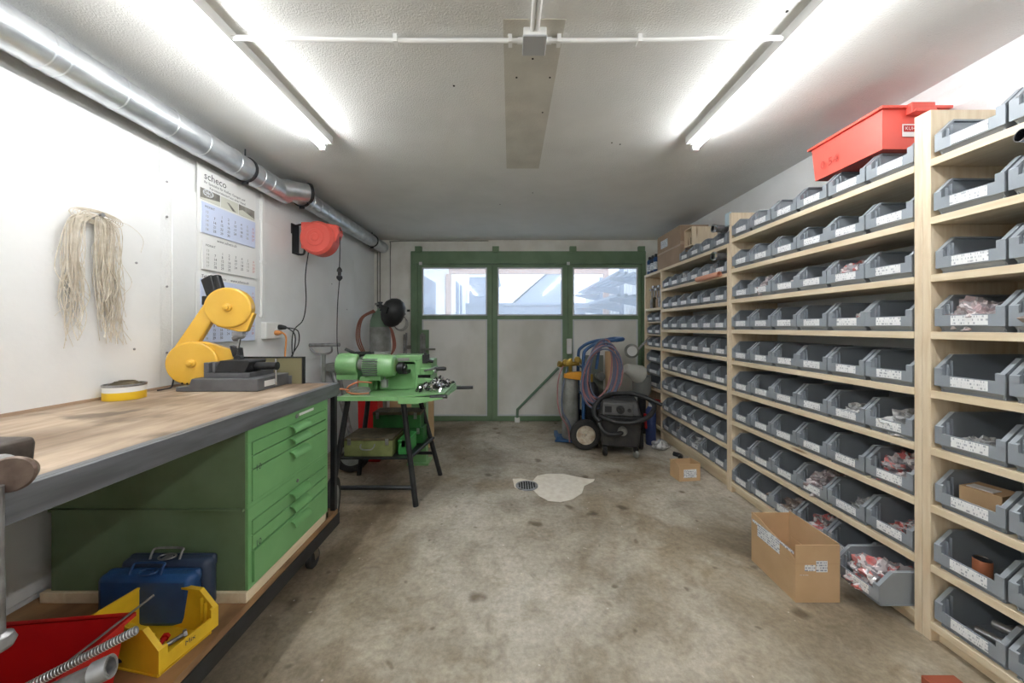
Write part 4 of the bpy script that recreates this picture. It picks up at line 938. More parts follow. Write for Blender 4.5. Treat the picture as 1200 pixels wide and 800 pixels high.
beam = [P(c0,0,r0),P(c1,0,r1),P(c1,0,r1-.035),P(c1,-.06,.055),P(c0,.13,.055),P(c0,.06,r0-.035),P(c0,0,r0-.06)]
beam = [P(c0,0,r0-.002),P(c1,0,r1-.002),P(c1,0,.02),P(c0,0,.02)]
head = lambda nm, mb, m, **k: t.part(nm, mb.turn(c0, HA), m, **k)
head('bow_frame', MB().prism([P(c0,-.0,r0-.002),P(c1,.0,r1-.002),P(c1,-.02,r1-.075),P(c0,.03,r0-.085)],'y',yw-.026,yw+.020), M_yellow, bevel=.006)
def guard(name, c, r):
    g = head(name, MB().lathe([(r*.96,.022),(r,.018),(r,-.028),(r*.985,-.036),(r*.93,-.040),(r*.90,-.040),(.03,-.042)], c, (0,1,0), n=48), M_yellow)
    t.sub(g, 'hub_cap', MB().lathe([(.022,-.040),(.020,-.052),(.012,-.055),(.010,-.066),(.004,-.068)], c, (0,1,0), n=24).turn(c0, HA), M_yellow)
guard('lower_wheel_guard', c0, r0); guard('upper_wheel_guard', c1, r1)
head('upper_arm', MB().prism([(c1.x-.06,c1.z-.10),(c1.x+.02,c1.z-.125),(c1.x+.06,c1.z-.135),(c1.x+.085,c1.z-.128),(c1.x+.118,c1.z-.03),(c1.x,c1.z)],'y',yw-.026,yw+.02), M_yellow, bevel=.004)
head('lower_arm', MB().prism([(c0.x+.0,c0.z+.115),(c0.x+.05,c0.z+.113),(c0.x+.175,c0.z+.065),(c0.x+.195,c0.z+.03),(c0.x+.205,c0.z+.0),(c0.x+.12,c0.z-.035),(c0.x,c0.z-.06)],'y',yw-.02,yw+.02), M_yellow, bevel=.004)
g = MB()
for k in range(7): g.cyl((c0.x-.04+.022*k,yw-.029,c0.z-.108+.002*abs(k-2)),(c0.x-.04+.022*k,yw-.041,c0.z-.108+.002*abs(k-2)),.005,n=8)
head('vent_holes', g, M_dark)
head('blade_guide', MB().lathe([(.012,-.03),(.016,-.02),(.016,.02),(.010,.03)],(c1.x+.045,yw-.02,c1.z-.16),(1,0,.4)).box(c1.x+.02,c1.x+.07,yw-.04,yw,c1.z-.155,c1.z-.13), M_steel)
head('blade_guide', MB().prism([(c0.x+.165,c0.z+.09),(c0.x+.21,c0.z+.075),(c0.x+.215,c0.z+.02),(c0.x+.18,c0.z+.03)],'y',yw-.03,yw+.02).cyl((c0.x+.205,yw-.04,c0.z+.02),(c0.x+.205,yw,c0.z+.02),.018), M_blackm)
head('blade', MB().prism([(c1.x+.055,c1.z-.14),(c1.x+.058,c1.z-.14),(c0.x+.198,c0.z+.03),(c0.x+.188,c0.z+.03)],'y',yw-.03,yw-.012), M_chrome)
t.part('motor', MB().prism([(-1.714,1.562),(-1.657,1.590),(-1.624,1.470),(-1.671,1.440)],'y',yw+.05,yw+.08).prism([(-1.648,1.586),(-1.619,1.59),(-1.585,1.48),(-1.619,1.46)],'y',yw+.05,yw+.08).box(-1.69,-1.60,yw+.03,yw+.08,1.42,1.47), M_blackm, bevel=.005)
t.part('power_cord', MB().tube(smooth_path([(-1.80,1.97,1.06),(-1.835,1.96,1.04),(-1.835,1.95,1.0),(-1.83,1.93,ZT+.004),(-1.82,1.85,ZT+.004)],5),.004), M_black)
# leaning board behind the saw
tag(MB().use(M_rust).prism([(2.03,ZT+.001),(2.03,ZT+.15),(2.10,ZT+.16),(2.10,ZT+.001)],'x',-1.62,-1.60).use(mat('khaki_fabric',(128,122,92),rough=.9)).box(-1.60,-1.21,2.085,2.095,ZT+.001,ZT+.150).use(M_blackm).box(-1.62,-1.205,2.083,2.1,ZT+.150,ZT+.158).box(-1.212,-1.200,2.083,2.1,ZT+.001,ZT+.158).build('khaki_board', None, origin=(-1.4,2.09,ZT)), 'khaki board with dark edges standing at the bench end behind the bandsaw', 'board')
# vise at the near end of the bench
t = Thing('bench_vise', (-1.2, .67, ZT), 'grey steel bench vise at the near end, mostly out of view', 'vise')
yv = .66
t.part('body', MB().prism([(-1.50,ZT+.001),(-1.16,ZT+.001),(-1.16,ZT+.03),(-1.20,ZT+.06),(-1.20,ZT+.10),(-1.46,ZT+.10),(-1.46,ZT+.05),(-1.50,ZT+.03)],'y',yv-.06,yv+.06), M_steel, bevel=.006)
t.part('fixed_jaw', MB().box(-1.27,-1.21,yv-.07,yv+.07,ZT+.10,ZT+.16), M_steel, bevel=.004)
t.part('front_jaw', MB().prism([(-1.05,ZT+.02),(-1.00,ZT+.02),(-.975,ZT+.05),(-.97,ZT+.095),(-.975,ZT+.108),(-1.06,ZT+.108),(-1.06,ZT+.05)],'y',yv-.02,yv+.075), mat('dark_cast_iron',(92,84,78),rough=.5,metal=.5,rgb2=(70,60,54),scale=30), bevel=.006)
t.part('slide', MB().box(-1.20,-.98,yv-.025,yv+.025,ZT+.04,ZT+.095), M_steel)
s_ = t.part('screw_boss', MB().lathe([(.010,-.030),(.024,-.026),(.030,-.007),(.032,.0),(.029,.005)],(-.905,yv-.01,ZT+.064),(.5,-.86,.1),n=28), mat('brown_steel',(124,108,98),rough=.4,metal=.6,rgb2=(96,80,72),scale=30))
t.part('boss_neck', MB().cyl((-.98,yv+.02,ZT+.055),(-.94,yv-.0,ZT+.075),.022), M_steel)
t.sub(s_, 'handle_bar', MB().cyl((-.905,yv-.03,ZT+.05),(-.902,yv-.03,.755),.0095,n=14).lathe([(.008,0),(.018,.006),(.022,.016),(.018,.028),(.008,.034)],(-.902,yv-.03,.728),n=20), M_steel)

# ------------------------------------------------------------------ lower shelf: red crate, pipes, yellow bin
zc = ZS+.001
t = Thing('red_tote', (-1.4,.85,ZS), 'deep red plastic tote on the lower bench shelf holding pipes', 'crate')
R = Matrix.Rotation(0,4,'Z')
t.part('body', crate_mesh(-1.66,-1.145,.60,1.07,zc,zc+.205,.022).turn((-1.145,1.07,0),.11), M_redd)
for i,(p0,p1,ro,ri,m,lb) in enumerate((
    ((-.944,.905,.535),(-1.40,.70,.36),.0095,.006,M_steel,'thin ribbed conduit pipe sticking out of the red tote'),
    ((-.891,.80,.544),(-1.30,.62,.43),.020,.016,M_steel,'thick grey pipe sticking out of the red tote'),
    ((-.995,1.0,.552),(-1.30,.80,.31),.003,.0,M_steel,'thin bent steel rod sticking out of the red tote'))):
    t = Thing(['ribbed_pipe','steel_pipe','steel_rod'][i], p1, lb, 'pipe'); mb = MB()
    if ri: mb.pipe(p0,p1,ro,ri)
    else: mb.cyl(p0,p1,ro)
    t.part('shaft', mb, m)
    if i == 0:
        g = MB(); A = Vector(p0); B = Vector(p1); dd = (B-A).normalized()
        for k in range(80): g.lathe([(ro,-.001),(ro+.0012,0),(ro,.001)], A+dd*(.003+.006*k), dd, n=14)
        t.part('ribs', g, M_galv)
    if i == 1:
        A = Vector(p0); dd = (Vector(p1)-A).normalized(); t.part('end_collar', MB().pipe(A,A+dd*.03,.0235,.0165,n=24), M_galv)
PROTO.pop('y', None)
o = bin_mesh(.185,.29,.145).build('yellow_bin', M_yel, angle=.5)
o.location = (-1.035,1.165,zc); o.rotation_euler = (0,0,PI-.18); tag(o, 'yellow open fronted bin with small parts on the lower bench shelf', 'storage bin')
# flip so that the opening faces the room
o.location = (-1.042,1.168,zc); o.rotation_euler = (0,0,PI-.18)
w = MB().text('Mix', .022, (0,0,0),(0,1,0),(0,0,1)); q = w.build('handwriting', M_ink, o, flat=True); q.rotation_euler = (0,0,PI); q.location = (-.0035,.02,.045)
rnd = random.Random(9)
cols_ = [(M_rust,'rusty'),(M_steel,'steel'),(M_redd,'red'),(M_copper,'copper coloured'),(M_black,'black')]
for k,(m,nm) in enumerate(cols_):
    x, y = -1.10-.025*k, 1.13+.02*((k*7)%4); a = k*.9
    t = Thing('bolt', (x,y,zc+.02), '%s bolt lying in the yellow bin' % nm, 'bolt')
    dv = Vector((math.cos(a)*.03,math.sin(a)*.03,.004)); c_ = Vector((x,y,zc+.022))
    t.part('shank', MB().cyl(c_-dv,c_+dv,.007,n=10), m); t.part('head', MB().cyl(c_+dv,c_+dv*1.3,.013,n=6), m)

# ------------------------------------------------------------------ green machine on its stand
t = Thing('machine_stand', (-.93, 2.85, 0), 'black tubular steel stand with splayed legs under the green machine', 'stand')
zt = .79
for a,b in (((-.80,2.66,zt),(-.685,2.60,0)),((-.80,3.06,zt),(-.615,3.15,0)),((-1.20,2.66,zt),(-1.31,2.60,0)),((-1.20,3.06,zt),(-1.33,3.15,0))):
    t.part('leg', MB().cyl(a,b,.020,n=16), M_blackm)
t.part('crossbar', MB().cyl((-1.29,2.61,.13),(-.705,2.61,.13),.016), M_blackm); t.part('crossbar', MB().cyl((-1.30,3.13,.2),(-.66,3.13,.2),.014), M_blackm)
t.part('crossbar', MB().cyl((-1.20,2.66,zt-.01),(-.80,2.66,zt-.01),.018), M_blackm)
t.part('side_rail', MB().cyl((-.74,2.63,.335),(-.67,3.12,.335),.012), M_blackm); t.part('side_rail', MB().cyl((-1.26,2.63,.335),(-1.30,3.12,.335),.012), M_blackm)
t.part('lower_shelf', MB().prism([(-1.27,2.63),(-.745,2.63),(-.675,3.12),(-1.30,3.12)],'z',.328,.338), M_blackm, label='black wire shelf')
t = Thing('green_machine', (-.95, 2.85, .80), 'bright green bench machine with finned motor and chip tray', 'machine')
t.part('tray', MB().prism([(-1.22,2.50),(-.62,2.50),(-.47,2.52),(-.42,3.05),(-1.22,3.10)],'z',.795,.803).box(-1.22,-.78,2.492,2.50,.785,.815).prism([(-.78,.765),(-.66,.765),(-.47,.80),(-.47,.812),(-.78,.812)],'y',2.488,2.496).box(-.47,-.462,2.52,3.05,.797,.82), M_gmach, bevel=.001)
t.part('tray_chute', MB().prism([(-.80,.80),(-.46,.83),(-.46,.838),(-.80,.808)],'y',2.52,3.04), M_gmach)
for y,x0,x1 in ((2.50,-.56,-.44),(2.88,-.43,-.30)):
    t.part('grip', MB().cyl((x0,y,.812),(x1,y,.815),.013), M_blackm, label='black handle grip')
ym = 2.74
mo = t.part('motor', MB().lathe([(.07,-.0),(.088,.01),(.088,.13),(.085,.135),(.085,.19),(.078,.225),(.06,.235)],(-1.11,ym,1.005),(1,0,0),n=40), M_gmach)
fn = MB()
for k in range(8): fn.box(-1.095,-.985,ym-.098,ym-.080,1.005-.062+.0165*k,1.005-.062+.0165*k+.005)
t.sub(mo, 'cooling_fins', fn, M_grey)
fg = MB().lathe([(.05,0),(.05,.004),(.015,.006)],(-.877,ym,1.005),(1,0,0),n=28)
t.sub(mo, 'fan_cover', fg, mat('olive_green_cover',(120,156,96),rough=.5))
t.sub(mo, 'terminal_box', MB().box(-1.07,-.97,ym-.06,ym+.05,.90,.93), M_gmach)
t.part('gear_drum', MB().lathe([(.06,0),(.085,.008),(.09,.02),(.09,.15),(.08,.165)],(-1.325,ym+.03,1.01),(1,0,0),n=36).box(-1.32,-1.16,ym-.02,ym+.10,.90,1.0), M_gmach, bevel=0)
t.part('coupling', MB().cyl((-1.165,ym+.02,1.01),(-1.10,ym+.01,1.005),.045), M_cyl)
t.part('top_cover', MB().box(-1.22,-.98,ym+.06,ym+.2,1.075,1.10).box(-1.24,-1.02,ym+.02,ym+.16,1.06,1.075), M_cyl, bevel=.003)
t.part('clamp_lever', MB().cyl((-1.27,ym+.02,1.13),(-1.20,ym+.02,1.10),.012).cyl((-1.21,ym+.02,1.06),(-1.08,ym+.03,1.105),.011).box(-1.20,-1.06,ym,ym+.05,1.09,1.11), M_black)
t.part('column', MB().prism([(-1.04,.803),(-.74,.803),(-.74,.98),(-.76,1.03),(-1.0,1.03),(-1.04,.95)],'y',ym+.10,ym+.28).box(-1.20,-1.05,ym+.08,ym+.26,.803,.93), M_gmach, bevel=.006)
t.part('pedestal', MB().prism([(-1.14,.803),(-1.08,.803),(-1.055,.92),(-1.06,.925),(-1.13,.925)],'y',ym-.05,ym+.06), M_gmach, bevel=.004)
t.part('head', MB().box(-.95,-.70,ym+.10,ym+.30,1.0,1.075).box(-.74,-.62,ym+.06,ym+.30,.803,1.04), M_gmach, bevel=.006)
t.part('slide_block', MB().box(-.70,-.60,ym+.04,ym+.24,.93,.98).box(-.72,-.60,ym+.04,ym+.10,.86,.90), M_gmach, bevel=.003)
t.part('slot', MB().box(-.72,-.625,ym+.055,ym+.062,.905,.925), M_dark)
t.part('chuck', MB().cyl((-.86,ym+.02,.985),(-.82,ym+.02,.985),.045).cyl((-.89,ym+.02,.985),(-.80,ym+.02,.985),.028).box(-.85,-.79,ym,ym+.1,.94,.965), M_black)
t.part('tool_post', MB().box(-.68,-.64,ym+.03,ym+.10,1.02,1.085).cyl((-.66,ym+.05,1.04),(-.60,ym+.05,1.03),.012).cyl((-.66,ym+.05,1.085),(-.66,ym+.05,1.10),.012), M_black)
t.part('index_plate', MB().box(-.945,-.80,ym+.098,ym+.10,1.03,1.055), M_cyl)
lv = t.part('lever', MB().cyl((-.66,ym+.02,.965),(-.57,ym-.03,.985),.008).cyl((-.57,ym-.03,.97),(-.56,ym-.03,.97),.018), M_steel)
t.sub(lv, 'lever_grip', MB().lathe([(.008,0),(.014,.01),(.016,.07),(.012,.09)],(-.575,ym-.03,.985),(1,0,.0),n=16), M_black)
t.part('copper_lead', MB().tube(smooth_path([(-1.02,ym-.10,.89),(-1.10,ym-.14,.90),(-1.17,ym-.14,.87),(-1.19,ym-.13,.83),(-1.12,ym-.14,.815),(-1.03,ym-.13,.82)],5),.006).tube(smooth_path([(-1.17,ym-.13,.84),(-1.24,ym-.15,.85),(-1.32,ym-.15,.82),(-1.36,ym-.15,.815)],5),.006), M_copper)
t.part('spring', MB().tube(loop_path((-1.10,ym-.12,.845),(1,0,0),(0,.5,.4),.07,.03,3,20,.1,(0,0,-.012)),.006,6), M_cyl)
t.part('hanging_switch', MB().box(-.98,-.94,ym-.02,ym+.02,.84,.90).cyl((-.96,ym,.90),(-.96,ym,.93),.006), M_cyl)
sh = MB(); rnd = random.Random(21)
for k in range(190):
    u, v = rnd.random(), rnd.random(); x = -.72+.22*u+.04*v; y = 2.60+.40*v; z = .834+rnd.random()*.06*(1-abs(2*u-1))
    R = Matrix.Translation((x,y,z)) @ Matrix.Rotation(rnd.random()*6,4,(rnd.random(),rnd.random(),rnd.random()+.1)); sh.use(M_chrome if k % 3 else M_black).box(-.016,.016,-.007,.007,-.006,.006,R)
tag(sh.build('metal_swarf', None, origin=(-.6,2.8,.82), flat=True), 'heap of shiny metal scraps on the green chip tray', 'metal scraps', kind='stuff')
# cases on the stand's lower shelf
def box_case(name, x0,x1,y0,y1,z0,z1,m,mt,label,cat,handle=None, lidh=.02):
    t = Thing(name, ((x0+x1)/2,(y0+y1)/2,z0), label, cat)
    t.part('body', MB().box(x0,x1,y0,y1,z0+.0005,z1-lidh), m, bevel=.004)
    t.part('lid', MB().box(x0-.003,x1+.003,y0-.003,y1+.003,z1-lidh+.001,z1), mt, bevel=.004)
    xm = (x0+x1)/2
    if handle: t.part('handle', MB().tube(smooth_path([(xm-.05,y0-.004,handle),(xm-.05,y0-.022,handle-.012),(xm-.03,y0-.03,handle-.03),(xm+.03,y0-.03,handle-.03),(xm+.05,y0-.022,handle-.012),(xm+.05,y0-.004,handle)],4),.005), M_cyl)
    for x in (x0+.04,x1-.04): t.part('latch', MB().box(x-.012,x+.012,y0-.008,y0,z1-lidh-.03,z1-.004), M_steel)
    return t
box_case('olive_case', -1.235,-.875,2.66,2.93,.338,.475,M_olive,M_rust,'worn olive metal case with wire handle under the green machine','case',handle=.43)
box_case('green_tin_box', -1.10,-.72,2.955,3.11,.338,.47,M_gtool,M_gtool,'dark green metal box behind the olive case','box')
box_case('green_lidded_box', -1.13,-.74,2.945,3.12,.4705,.60,M_gtool,M_rust,'dark green box with rusty lid stacked behind the olive case','box',lidh=.025)
box_case('small_green_box', -.845,-.765,2.70,2.92,.338,.45,M_glight,M_glight,'small bright green box right of the olive case','box')
t = Thing('red_tool_case', (-1.4, 3.4, 0), 'tall red case standing upright behind the machine stand', 'case')
t.part('body', MB().prism([(-1.46,0.001),(-1.26,0.001),(-1.29,.84),(-1.475,.84)],'y',3.45,3.6), M_redd, bevel=.006); t.part('slot', MB().box(-1.395,-1.345,3.445,3.4495,.58,.78), M_black)
t = Thing('plywood_board', (-1.15,3.9,0), 'brown board leaning behind the green machine', 'board')
t.part('board', MB().box(-1.30,-.83,3.86,3.90,0,.70), M_card, bevel=.002); t.part('edge', MB().box(-1.33,-1.30,3.86,3.90,0,.70), M_white)
t = Thing('green_steel_post', (-1.25,4.3,0), 'green steel pedestal standing behind the machine near the door', 'post')
t.part('post', MB().box(-.94,-.80,3.4,3.5,0,.80), M_gmach, bevel=.004); t.part('foot', MB().box(-.97,-.77,3.36,3.54,0,.02), M_gmach)
def tyre(name, c, ax, R_, w, label, hub=M_cyl):
    t = Thing(name, c, label, 'wheel')
    t.part('tyre', MB().lathe([(R_*.62,-w*.4),(R_*.8,-w*.5),(R_*.95,-w*.42),(R_,-w*.2),(R_,w*.2),(R_*.95,w*.42),(R_*.8,w*.5),(R_*.62,w*.4)],c,ax,n=36,ring=True), M_rubber)
    t.part('rim', MB().lathe([(R_*.3,-w*.3),(R_*.6,-w*.42),(R_*.63,-w*.42),(R_*.63,w*.42),(R_*.6,w*.42),(R_*.3,w*.3)],c,ax,n=30), hub)
tyre('loose_wheel', (-1.42,3.22,.16),(.25,-1,.1),.155,.06,'black rubber wheel on the floor behind the machine stand')
tyre('spare_wheel', (-1.17,2.36,.155),(1,.25,0),.15,.05,'black wheel standing between bench end and machine stand')

# ------------------------------------------------------------------ welding trolley with cylinder
t = Thing('gas_trolley', (.9, 4.0, 0), 'blue steel two wheeled gas cylinder trolley near the green door', 'trolley')
t.part('base_plate', MB().prism([(.50,4.02),(.92,3.95),(.92,4.25),(.56,4.28)],'z',.012,.03).box(.52,.56,4.02,4.27,.012,.07), M_bluet, bevel=.003)
for y in (3.92, 4.22):
    t.part('frame_tube', MB().tube(smooth_path([(.80,y,.03),(.80,y,.5),(.80,y,.95),(.84,y,1.06),(.98,y,1.13),(1.16,y,1.155)],6),.0185,12), M_bluet)
t.part('crossbar', MB().cyl((.80,3.92,.55),(.80,4.22,.55),.012).cyl((.80,3.92,.85),(.80,4.22,.85),.012), M_bluet)
t.part('handle', MB().tube(smooth_path([(1.16,3.92,1.155),(1.235,3.94,1.165),(1.25,4.07,1.167),(1.235,4.20,1.165),(1.16,4.22,1.155)],5),.022,12), M_bluet)
t.part('brace', MB().cyl((.98,3.92,1.12),(.94,3.92,.84),.016).cyl((1.05,3.92,1.14),(.90,3.93,.98),.016), M_bluet)
t.part('axle', MB().cyl((.80,3.78,.16),(.80,4.3,.16),.010), M_steel)
for y in (3.80, 4.29):
    w_ = t.part('wheel', MB().lathe([(.10,-.028),(.13,-.036),(.152,-.03),(.16,-.014),(.16,.014),(.152,.03),(.13,.036),(.10,.028)],(.795,y,.16),(0,1,0),n=40,ring=True), M_rubber)
    t.sub(w_, 'rim', MB().lathe([(.03,-.02),(.04,-.026),(.045,-.012),(.085,-.014),(.092,-.03),(.10,-.03),(.10,.03),(.09,.03),(.04,.02)],(.795,y,.16),(0,1,0),n=32), mat('cream_rim',(206,198,182),rough=.5,rgb2=(170,150,128),scale=20))
t = Thing('gas_bottle', (.70,4.11,.03), 'scuffed grey gas cylinder standing on the blue trolley', 'gas cylinder')
t.part('body', MB().lathe([(.085,0),(.095,.015),(.095,.60),(.088,.66),(.06,.72),(.03,.745)],(.69,4.12,.0305),n=36), M_cyl)
rg = t.part('regulator', MB().cyl((.69,4.12,.77),(.69,4.12,.86),.018).lathe([(.03,0),(.036,.01),(.036,.035),(.03,.045)],(.625,4.08,.90),(0,-1,0)).lathe([(.03,0),(.036,.01),(.036,.035),(.03,.045)],(.76,4.08,.93),(0,-1,0)).cyl((.58,4.11,.865),(.79,4.11,.885),.026).cyl((.55,4.10,.88),(.59,4.11,.87),.034).cyl((.80,4.1,.90),(.84,4.1,.90),.03).cyl((.69,4.10,.86),(.69,4.10,.94),.022), M_brass, label='brass regulators and valves')
t.sub(rg, 'gauge', MB().lathe([(.038,0),(.038,.02),(.032,.022)],(.66,4.03,.90),(0,-1,0)), M_brass)
t.part('torch_bracket', MB().prism([(.60,.73),(.82,.70),(.84,.77),(.80,.80),(.66,.79),(.61,.775)],'y',4.0,4.07).cyl((.62,4.02,.76),(.68,4.02,.76),.02), M_gold, bevel=.004, label='ochre torch bracket')
t = Thing('thin_red_hose', (.56,4.1,.4), 'thin dark red hose drooping left of the grey cylinder', 'hose')
t.part('hose', MB().tube(smooth_path([(.60,4.06,.86),(.545,4.04,.72),(.53,4.03,.50),(.56,4.02,.32),(.64,4.01,.18),(.66,3.98,.02)],7),.008), M_hosep)
t = Thing('thin_blue_hose', (.6,4.1,.4), 'thin dark blue hose drooping beside the grey cylinder', 'hose')
t.part('hose', MB().tube(smooth_path([(.64,4.03,.85),(.60,4.02,.68),(.575,4.01,.48),(.59,4.0,.34),(.66,3.99,.22),(.70,3.98,.02)],7),.008), M_hoseb)
t = Thing('dark_gas_bottle', (.93,4.1,.03), 'black gas cylinder on the blue trolley behind the hoses', 'gas cylinder')
t.part('body', MB().lathe([(.08,0),(.09,.015),(.09,.52),(.08,.58),(.04,.64)],(.93,4.12,.0305),n=32), M_black)
t.part('valve', MB().cyl((.93,4.12,.66),(.93,4.12,.76),.02), M_brass)
for i,(m,lb,nm,of) in enumerate(((M_hosep,'pinkish red','red_hose_coil',0),(M_hoseb,'blue grey','blue_hose_coil',.5))):
    t = Thing(nm, (.97,3.84,.8), '%s welding hose looped over the trolley handle' % lb, 'hose')
    for k in range(7):
        a = .13+.012*k+.004*i; b = .29+.014*((k*3)%5); cx_ = .955+.010*((k*5+i*3)%4)
        pts_ = loop_path((cx_,3.86-.012*k-.006*i,.83-.008*k),(1,0,.06),(0.12,0,1),a,b,1,36,.05,(0,0,0),k+of)
        t.part('loop', MB().tube(pts_[:-1],.0085,7,closed=True), m)
# plastic carton tube, grey panel, work light, buckets
t = Thing('cardboard_tube', (1.24,4.5,0), 'tan upright cardboard tube behind the trolley handle', 'tube')
t.part('tube', MB().pipe((1.245,4.4,.35),(1.245,4.42,1.0),.075,.068,n=28), M_card)
t.part('plug', MB().lathe([(.06,0),(.06,.35)],(1.245,4.4,.0)), M_black)
t = Thing('metal_cover', (1.05,4.5,0), 'grey green steel cover sheet standing behind the hoses', 'metal sheet')
t.part('panel', MB().box(.93,1.15,4.43,4.45,0,.95), mat('grey_green_steel',(112,118,108),rough=.6)); t.part('knob', MB().lathe([(.05,0),(.06,.02),(.05,.10)],(1.10,4.43,.70),(0,-1,0)), M_cyl)
t = Thing('magnifier_lamp', (1.5,4.6,1.0), 'round white lamp head on an arm clamped to the narrow shelf unit', 'lamp')
t.part('head', MB().lathe([(.08,0),(.09,.008),(.09,.02),(.07,.028)],(1.52,4.50,1.0),(-.1,-1,0),n=32), M_cyl)
t.part('glass', MB().lathe([(.062,0),(.062,.002)],(1.518,4.465,1.0),(-.1,-1,0),n=28), M_white)
t.part('arm', MB().cyl((1.60,4.51,1.02),(1.745,4.52,1.17),.006).cyl((1.61,4.53,1.0),(1.75,4.53,1.15),.006), M_steel)
t = Thing('white_funnel', (1.62,4.3,.7), 'off white plastic funnel bucket between vacuum and shelves', 'bucket')
t.part('cone', MB().lathe([(.085,0),(.11,.02),(.115,.05),(.06,.24),(.055,.25)],(1.62,4.40,.70),(-1,-.2,.45),n=32), mat('off_white_plastic',(206,206,200),rough=.5))
t.part('pot', MB().lathe([(.09,0),(.11,.05),(.11,.24),(.085,.25)],(1.62,4.42,.46),n=28), mat('grey_pot',(126,128,126),rough=.6))
t.part('stand', MB().cyl((1.62,4.42,.0),(1.62,4.42,.46),.05), M_blackm)

# ------------------------------------------------------------------ vacuum cleaner
t = Thing('vacuum_cleaner', (1.15,3.75,0), 'dusty black workshop vacuum cleaner with hose wound around it', 'vacuum cleaner')
bm_ = MB(); R = Matrix.Translation((1.14,3.76,0)) @ Matrix.Rotation(-.22,4,'Z')
def tp(x0,x1,y0,y1,z0,X0,X1,Y0,Y1,z1,mb):
    b=len(mb.v)
    for (a,c,e,f,z) in ((x0,x1,y0,y1,z0),(X0,X1,Y0,Y1,z1)):
        mb.v += [R@Vector(p) for p in ((a,e,z),(c,e,z),(c,f,z),(a,f,z))]
    for q in ((0,3,2,1),(4,5,6,7),(0,1,5,4),(1,2,6,5),(2,3,7,6),(3,0,4,7)): mb.face(b+i for i in q)
    return mb
M_vac = mat('dusty_black_plastic',(46,46,48),rough=.55,rgb2=(62,60,58),scale=14)
t.part('tank', tp(-.18,.18,-.16,.16,.09,-.205,.205,-.18,.18,.37,bm_), M_vac, bevel=.02)
t.part('rim', tp(-.215,.215,-.19,.19,.37,-.215,.215,-.19,.19,.405,MB()), M_black, bevel=.008)
t.part('head', tp(-.205,.205,-.18,.18,.405,-.17,.17,-.12,.14,.56,MB()), M_vac, bevel=.02)
pn_ = t.part('control_panel', MB().box(-.17,.12,-.192,-.165,.415,.535,R@Matrix.Rotation(0,4,'X')), mat('panel_grey',(88,88,88),rough=.5), bevel=.006)
t.sub(pn_, 'dial', MB().lathe([(.042,0),(.040,.012),(.02,.014),(.018,.028)],R@Vector((.0,-.192,.475)),R.to_3x3()@Vector((0,-1,0)),n=28), M_black)
t.sub(pn_, 'outlet', MB().box(-.15,-.085,-.198,-.192,.445,.505,R), M_black); t.sub(pn_, 'small_dial', MB().lathe([(.018,0),(.016,.014)],R@Vector((.085,-.192,.47)),R.to_3x3()@Vector((0,-1,0)),n=20), M_black)
t.part('inlet', MB().lathe([(.045,0),(.048,.02),(.036,.03),(.034,.06)],R@Vector((.02,-.165,.26)),R.to_3x3()@Vector((0,-1,0)),n=24), M_cyl)
t.part('latch', MB().prism([(3.6,.28),(3.64,.28),(3.66,.42),(3.62,.42)],'x',1.36,1.375), M_redd, label='red tank latch')
hp = [R@Vector(p) for p in ((.02,-.20,.26),(-.04,-.24,.24),(-.14,-.25,.25),(-.20,-.22,.32),(-.20,-.21,.40),(-.16,-.24,.40),(-.05,-.27,.37),(.10,-.27,.37),(.25,-.22,.42),(.33,-.12,.50),(.30,.02,.55),(.18,.08,.585),(.0,.04,.595),(-.14,-.05,.58),(-.24,-.13,.50),(-.25,-.20,.41),(-.20,-.24,.36))]
t.part('hose', MB().tube(smooth_path(hp,8),.024,12), M_black, label='black ribbed suction hose')
t.part('hose_end', MB().tube([R@Vector(p) for p in ((-.05,-.0,.60),(.12,-.04,.62),(.28,-.10,.58),(.40,-.14,.53))],[.02,.022,.02,.018],12), M_black)
for x,y in ((-.15,-.17),(.15,-.17)):
    p = R@Vector((x,y,.04)); c_ = t.part('caster', MB().box(p.x-.02,p.x+.02,p.y-.02,p.y+.02,.06,.10), M_black)
    t.sub(c_, 'wheel', MB().lathe([(.034,-.016),(.04,-.01),(.04,.01),(.034,.016)],(p.x,p.y,.04),(1,.1,0)), M_cyl if x>0 else M_black)
for x in (-.23,.23):
    p = R@Vector((x,.12,.095)); w_ = t.part('wheel', MB().lathe([(.08,-.022),(.094,-.016),(.094,.016),(.08,.022)],p,R.to_3x3()@Vector((1,0,0)),n=32), M_rubber)
    t.sub(w_, 'hub', MB().lathe([(.055,-.024),(.058,.0),(.055,.024)],p,R.to_3x3()@Vector((1,0,0)),n=24), M_grey)
t = Thing('blue_spray_bottle', (1.56,3.95,0), 'blue cans clustered between the vacuum and the shelves', 'can')
t.part('can', MB().lathe([(.05,0),(.055,.01),(.055,.38),(.03,.42)],(1.56,3.98,0),n=24), mat('strong_blue',(48,64,112),rough=.4)); t.part('cap', MB().lathe([(.025,0),(.025,.04)],(1.56,3.98,.42),n=18), M_white)
t = Thing('white_bag', (1.62,3.75,0), 'crumpled white bag on the floor beside the vacuum', 'bag')
t.part('bag', MB().blob((1.60,3.82,.035),(.09,.07,.06),.4,5,4,3,flat=.55), BAGS[2])
t = Thing('hose_offcut', (1.60,3.35,.03), 'short dark pipe offcut lying by the shelf base', 'pipe')
t.part('pipe', MB().pipe((1.55,3.36,.026),(1.71,3.42,.026),.025,.019), M_steel); t.part('bend', MB().tube(smooth_path([(1.66,3.5,.022),(1.69,3.56,.022),(1.65,3.62,.022)],4),.022,10), M_blackm)

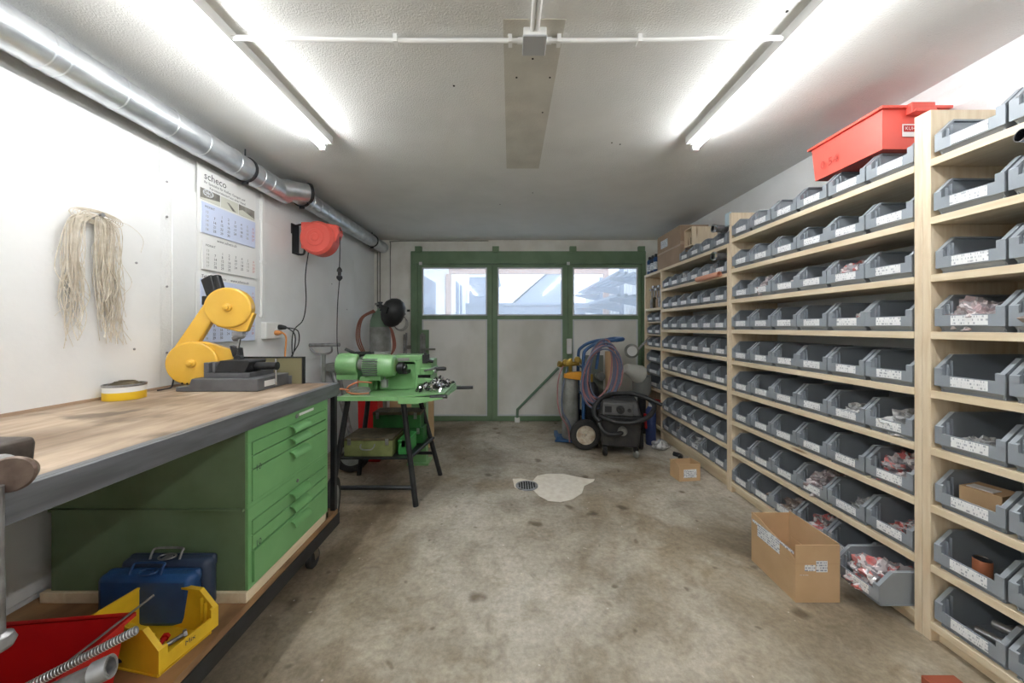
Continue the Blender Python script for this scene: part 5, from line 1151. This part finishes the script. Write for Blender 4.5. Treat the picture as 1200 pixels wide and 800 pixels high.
# ------------------------------------------------------------------ cartons on the floor
def open_carton(name, x0,x1,y0,y1,h,hf,label,rz=0, m=M_card):
    cx_, cy_ = (x0+x1)/2,(y0+y1)/2; t = Thing(name, (cx_,cy_,0), label, 'carton'); a=x1-cx_; b=y1-cy_; th=.004
    loc = t.loc.copy(); t.loc = Vector((0,0,0)); t.o.rotation_euler=(0,0,rz)
    body = MB().box(-a,a,-b,b,.0005,th).box(-a,a,-b,-b+th,th,h).box(-a,a,b-th,b,th,h*.98).box(a-th,a,-b+th,b-th,th,h*1.02)
    body.prism([(-b+th,th),(b-th,th),(b-th,h),(b*.55,h*.98),(b*.2,hf+.015),(-b*.35,hf),(-b*.7,hf*.96),(-b+th,hf*.84)],'x',-a,-a+th)
    t.part('body', body, m, bevel=.001); return t, a, b
t, a, b = open_carton('open_carton', 1.345,1.555,1.69,2.00,.272,.235,'open brown cardboard carton with torn label on the floor by shelves')
t.part('shipping_label', MB().box(-a-.001,-a,-b+.10,b-.05,.165,.232), M_paper, label='large white shipping label')
t.part('tape', MB().box(-a-.0012,-a,-b+.01,b-.01,.222,.236).box(-a+.02,-a+.06,-b-.001,-b,.13,.131), M_paper)
t.part('sticker', MB().box(-.062,-.012,-b-.0012,-b,.15,.178).box(-.008,.045,-b-.0012,-b,.145,.198), M_paper, label='small white barcode sticker')
t.part('crease', MB().box(-a-.0006,-a,-b,b,.178,.180).box(-a,a,-b-.0006,-b,.183,.185), mat('card_crease',(180,148,112),rough=.8))
t.part('inner_flap', MB().prism([(-b+.02,.02),(b-.02,.02),(b-.05,.16),(-b+.05,.16)],'x',a-.03,a-.027), M_card)
t, a, b = open_carton('small_open_carton', 1.41,1.60,3.02,3.16,.145,.14,'small open brown carton with white label beneath the far shelves', .12)
t.part('shipping_label', MB().box(-.055,.06,-b-.0012,-b,.03,.10), M_paper)
wallthing('brick_piece', MB().box(1.50,1.62,1.22,1.31,0,.03), M_terr, 'terracotta brick piece on the floor at the bottom edge', 'brick', bevel=.003)
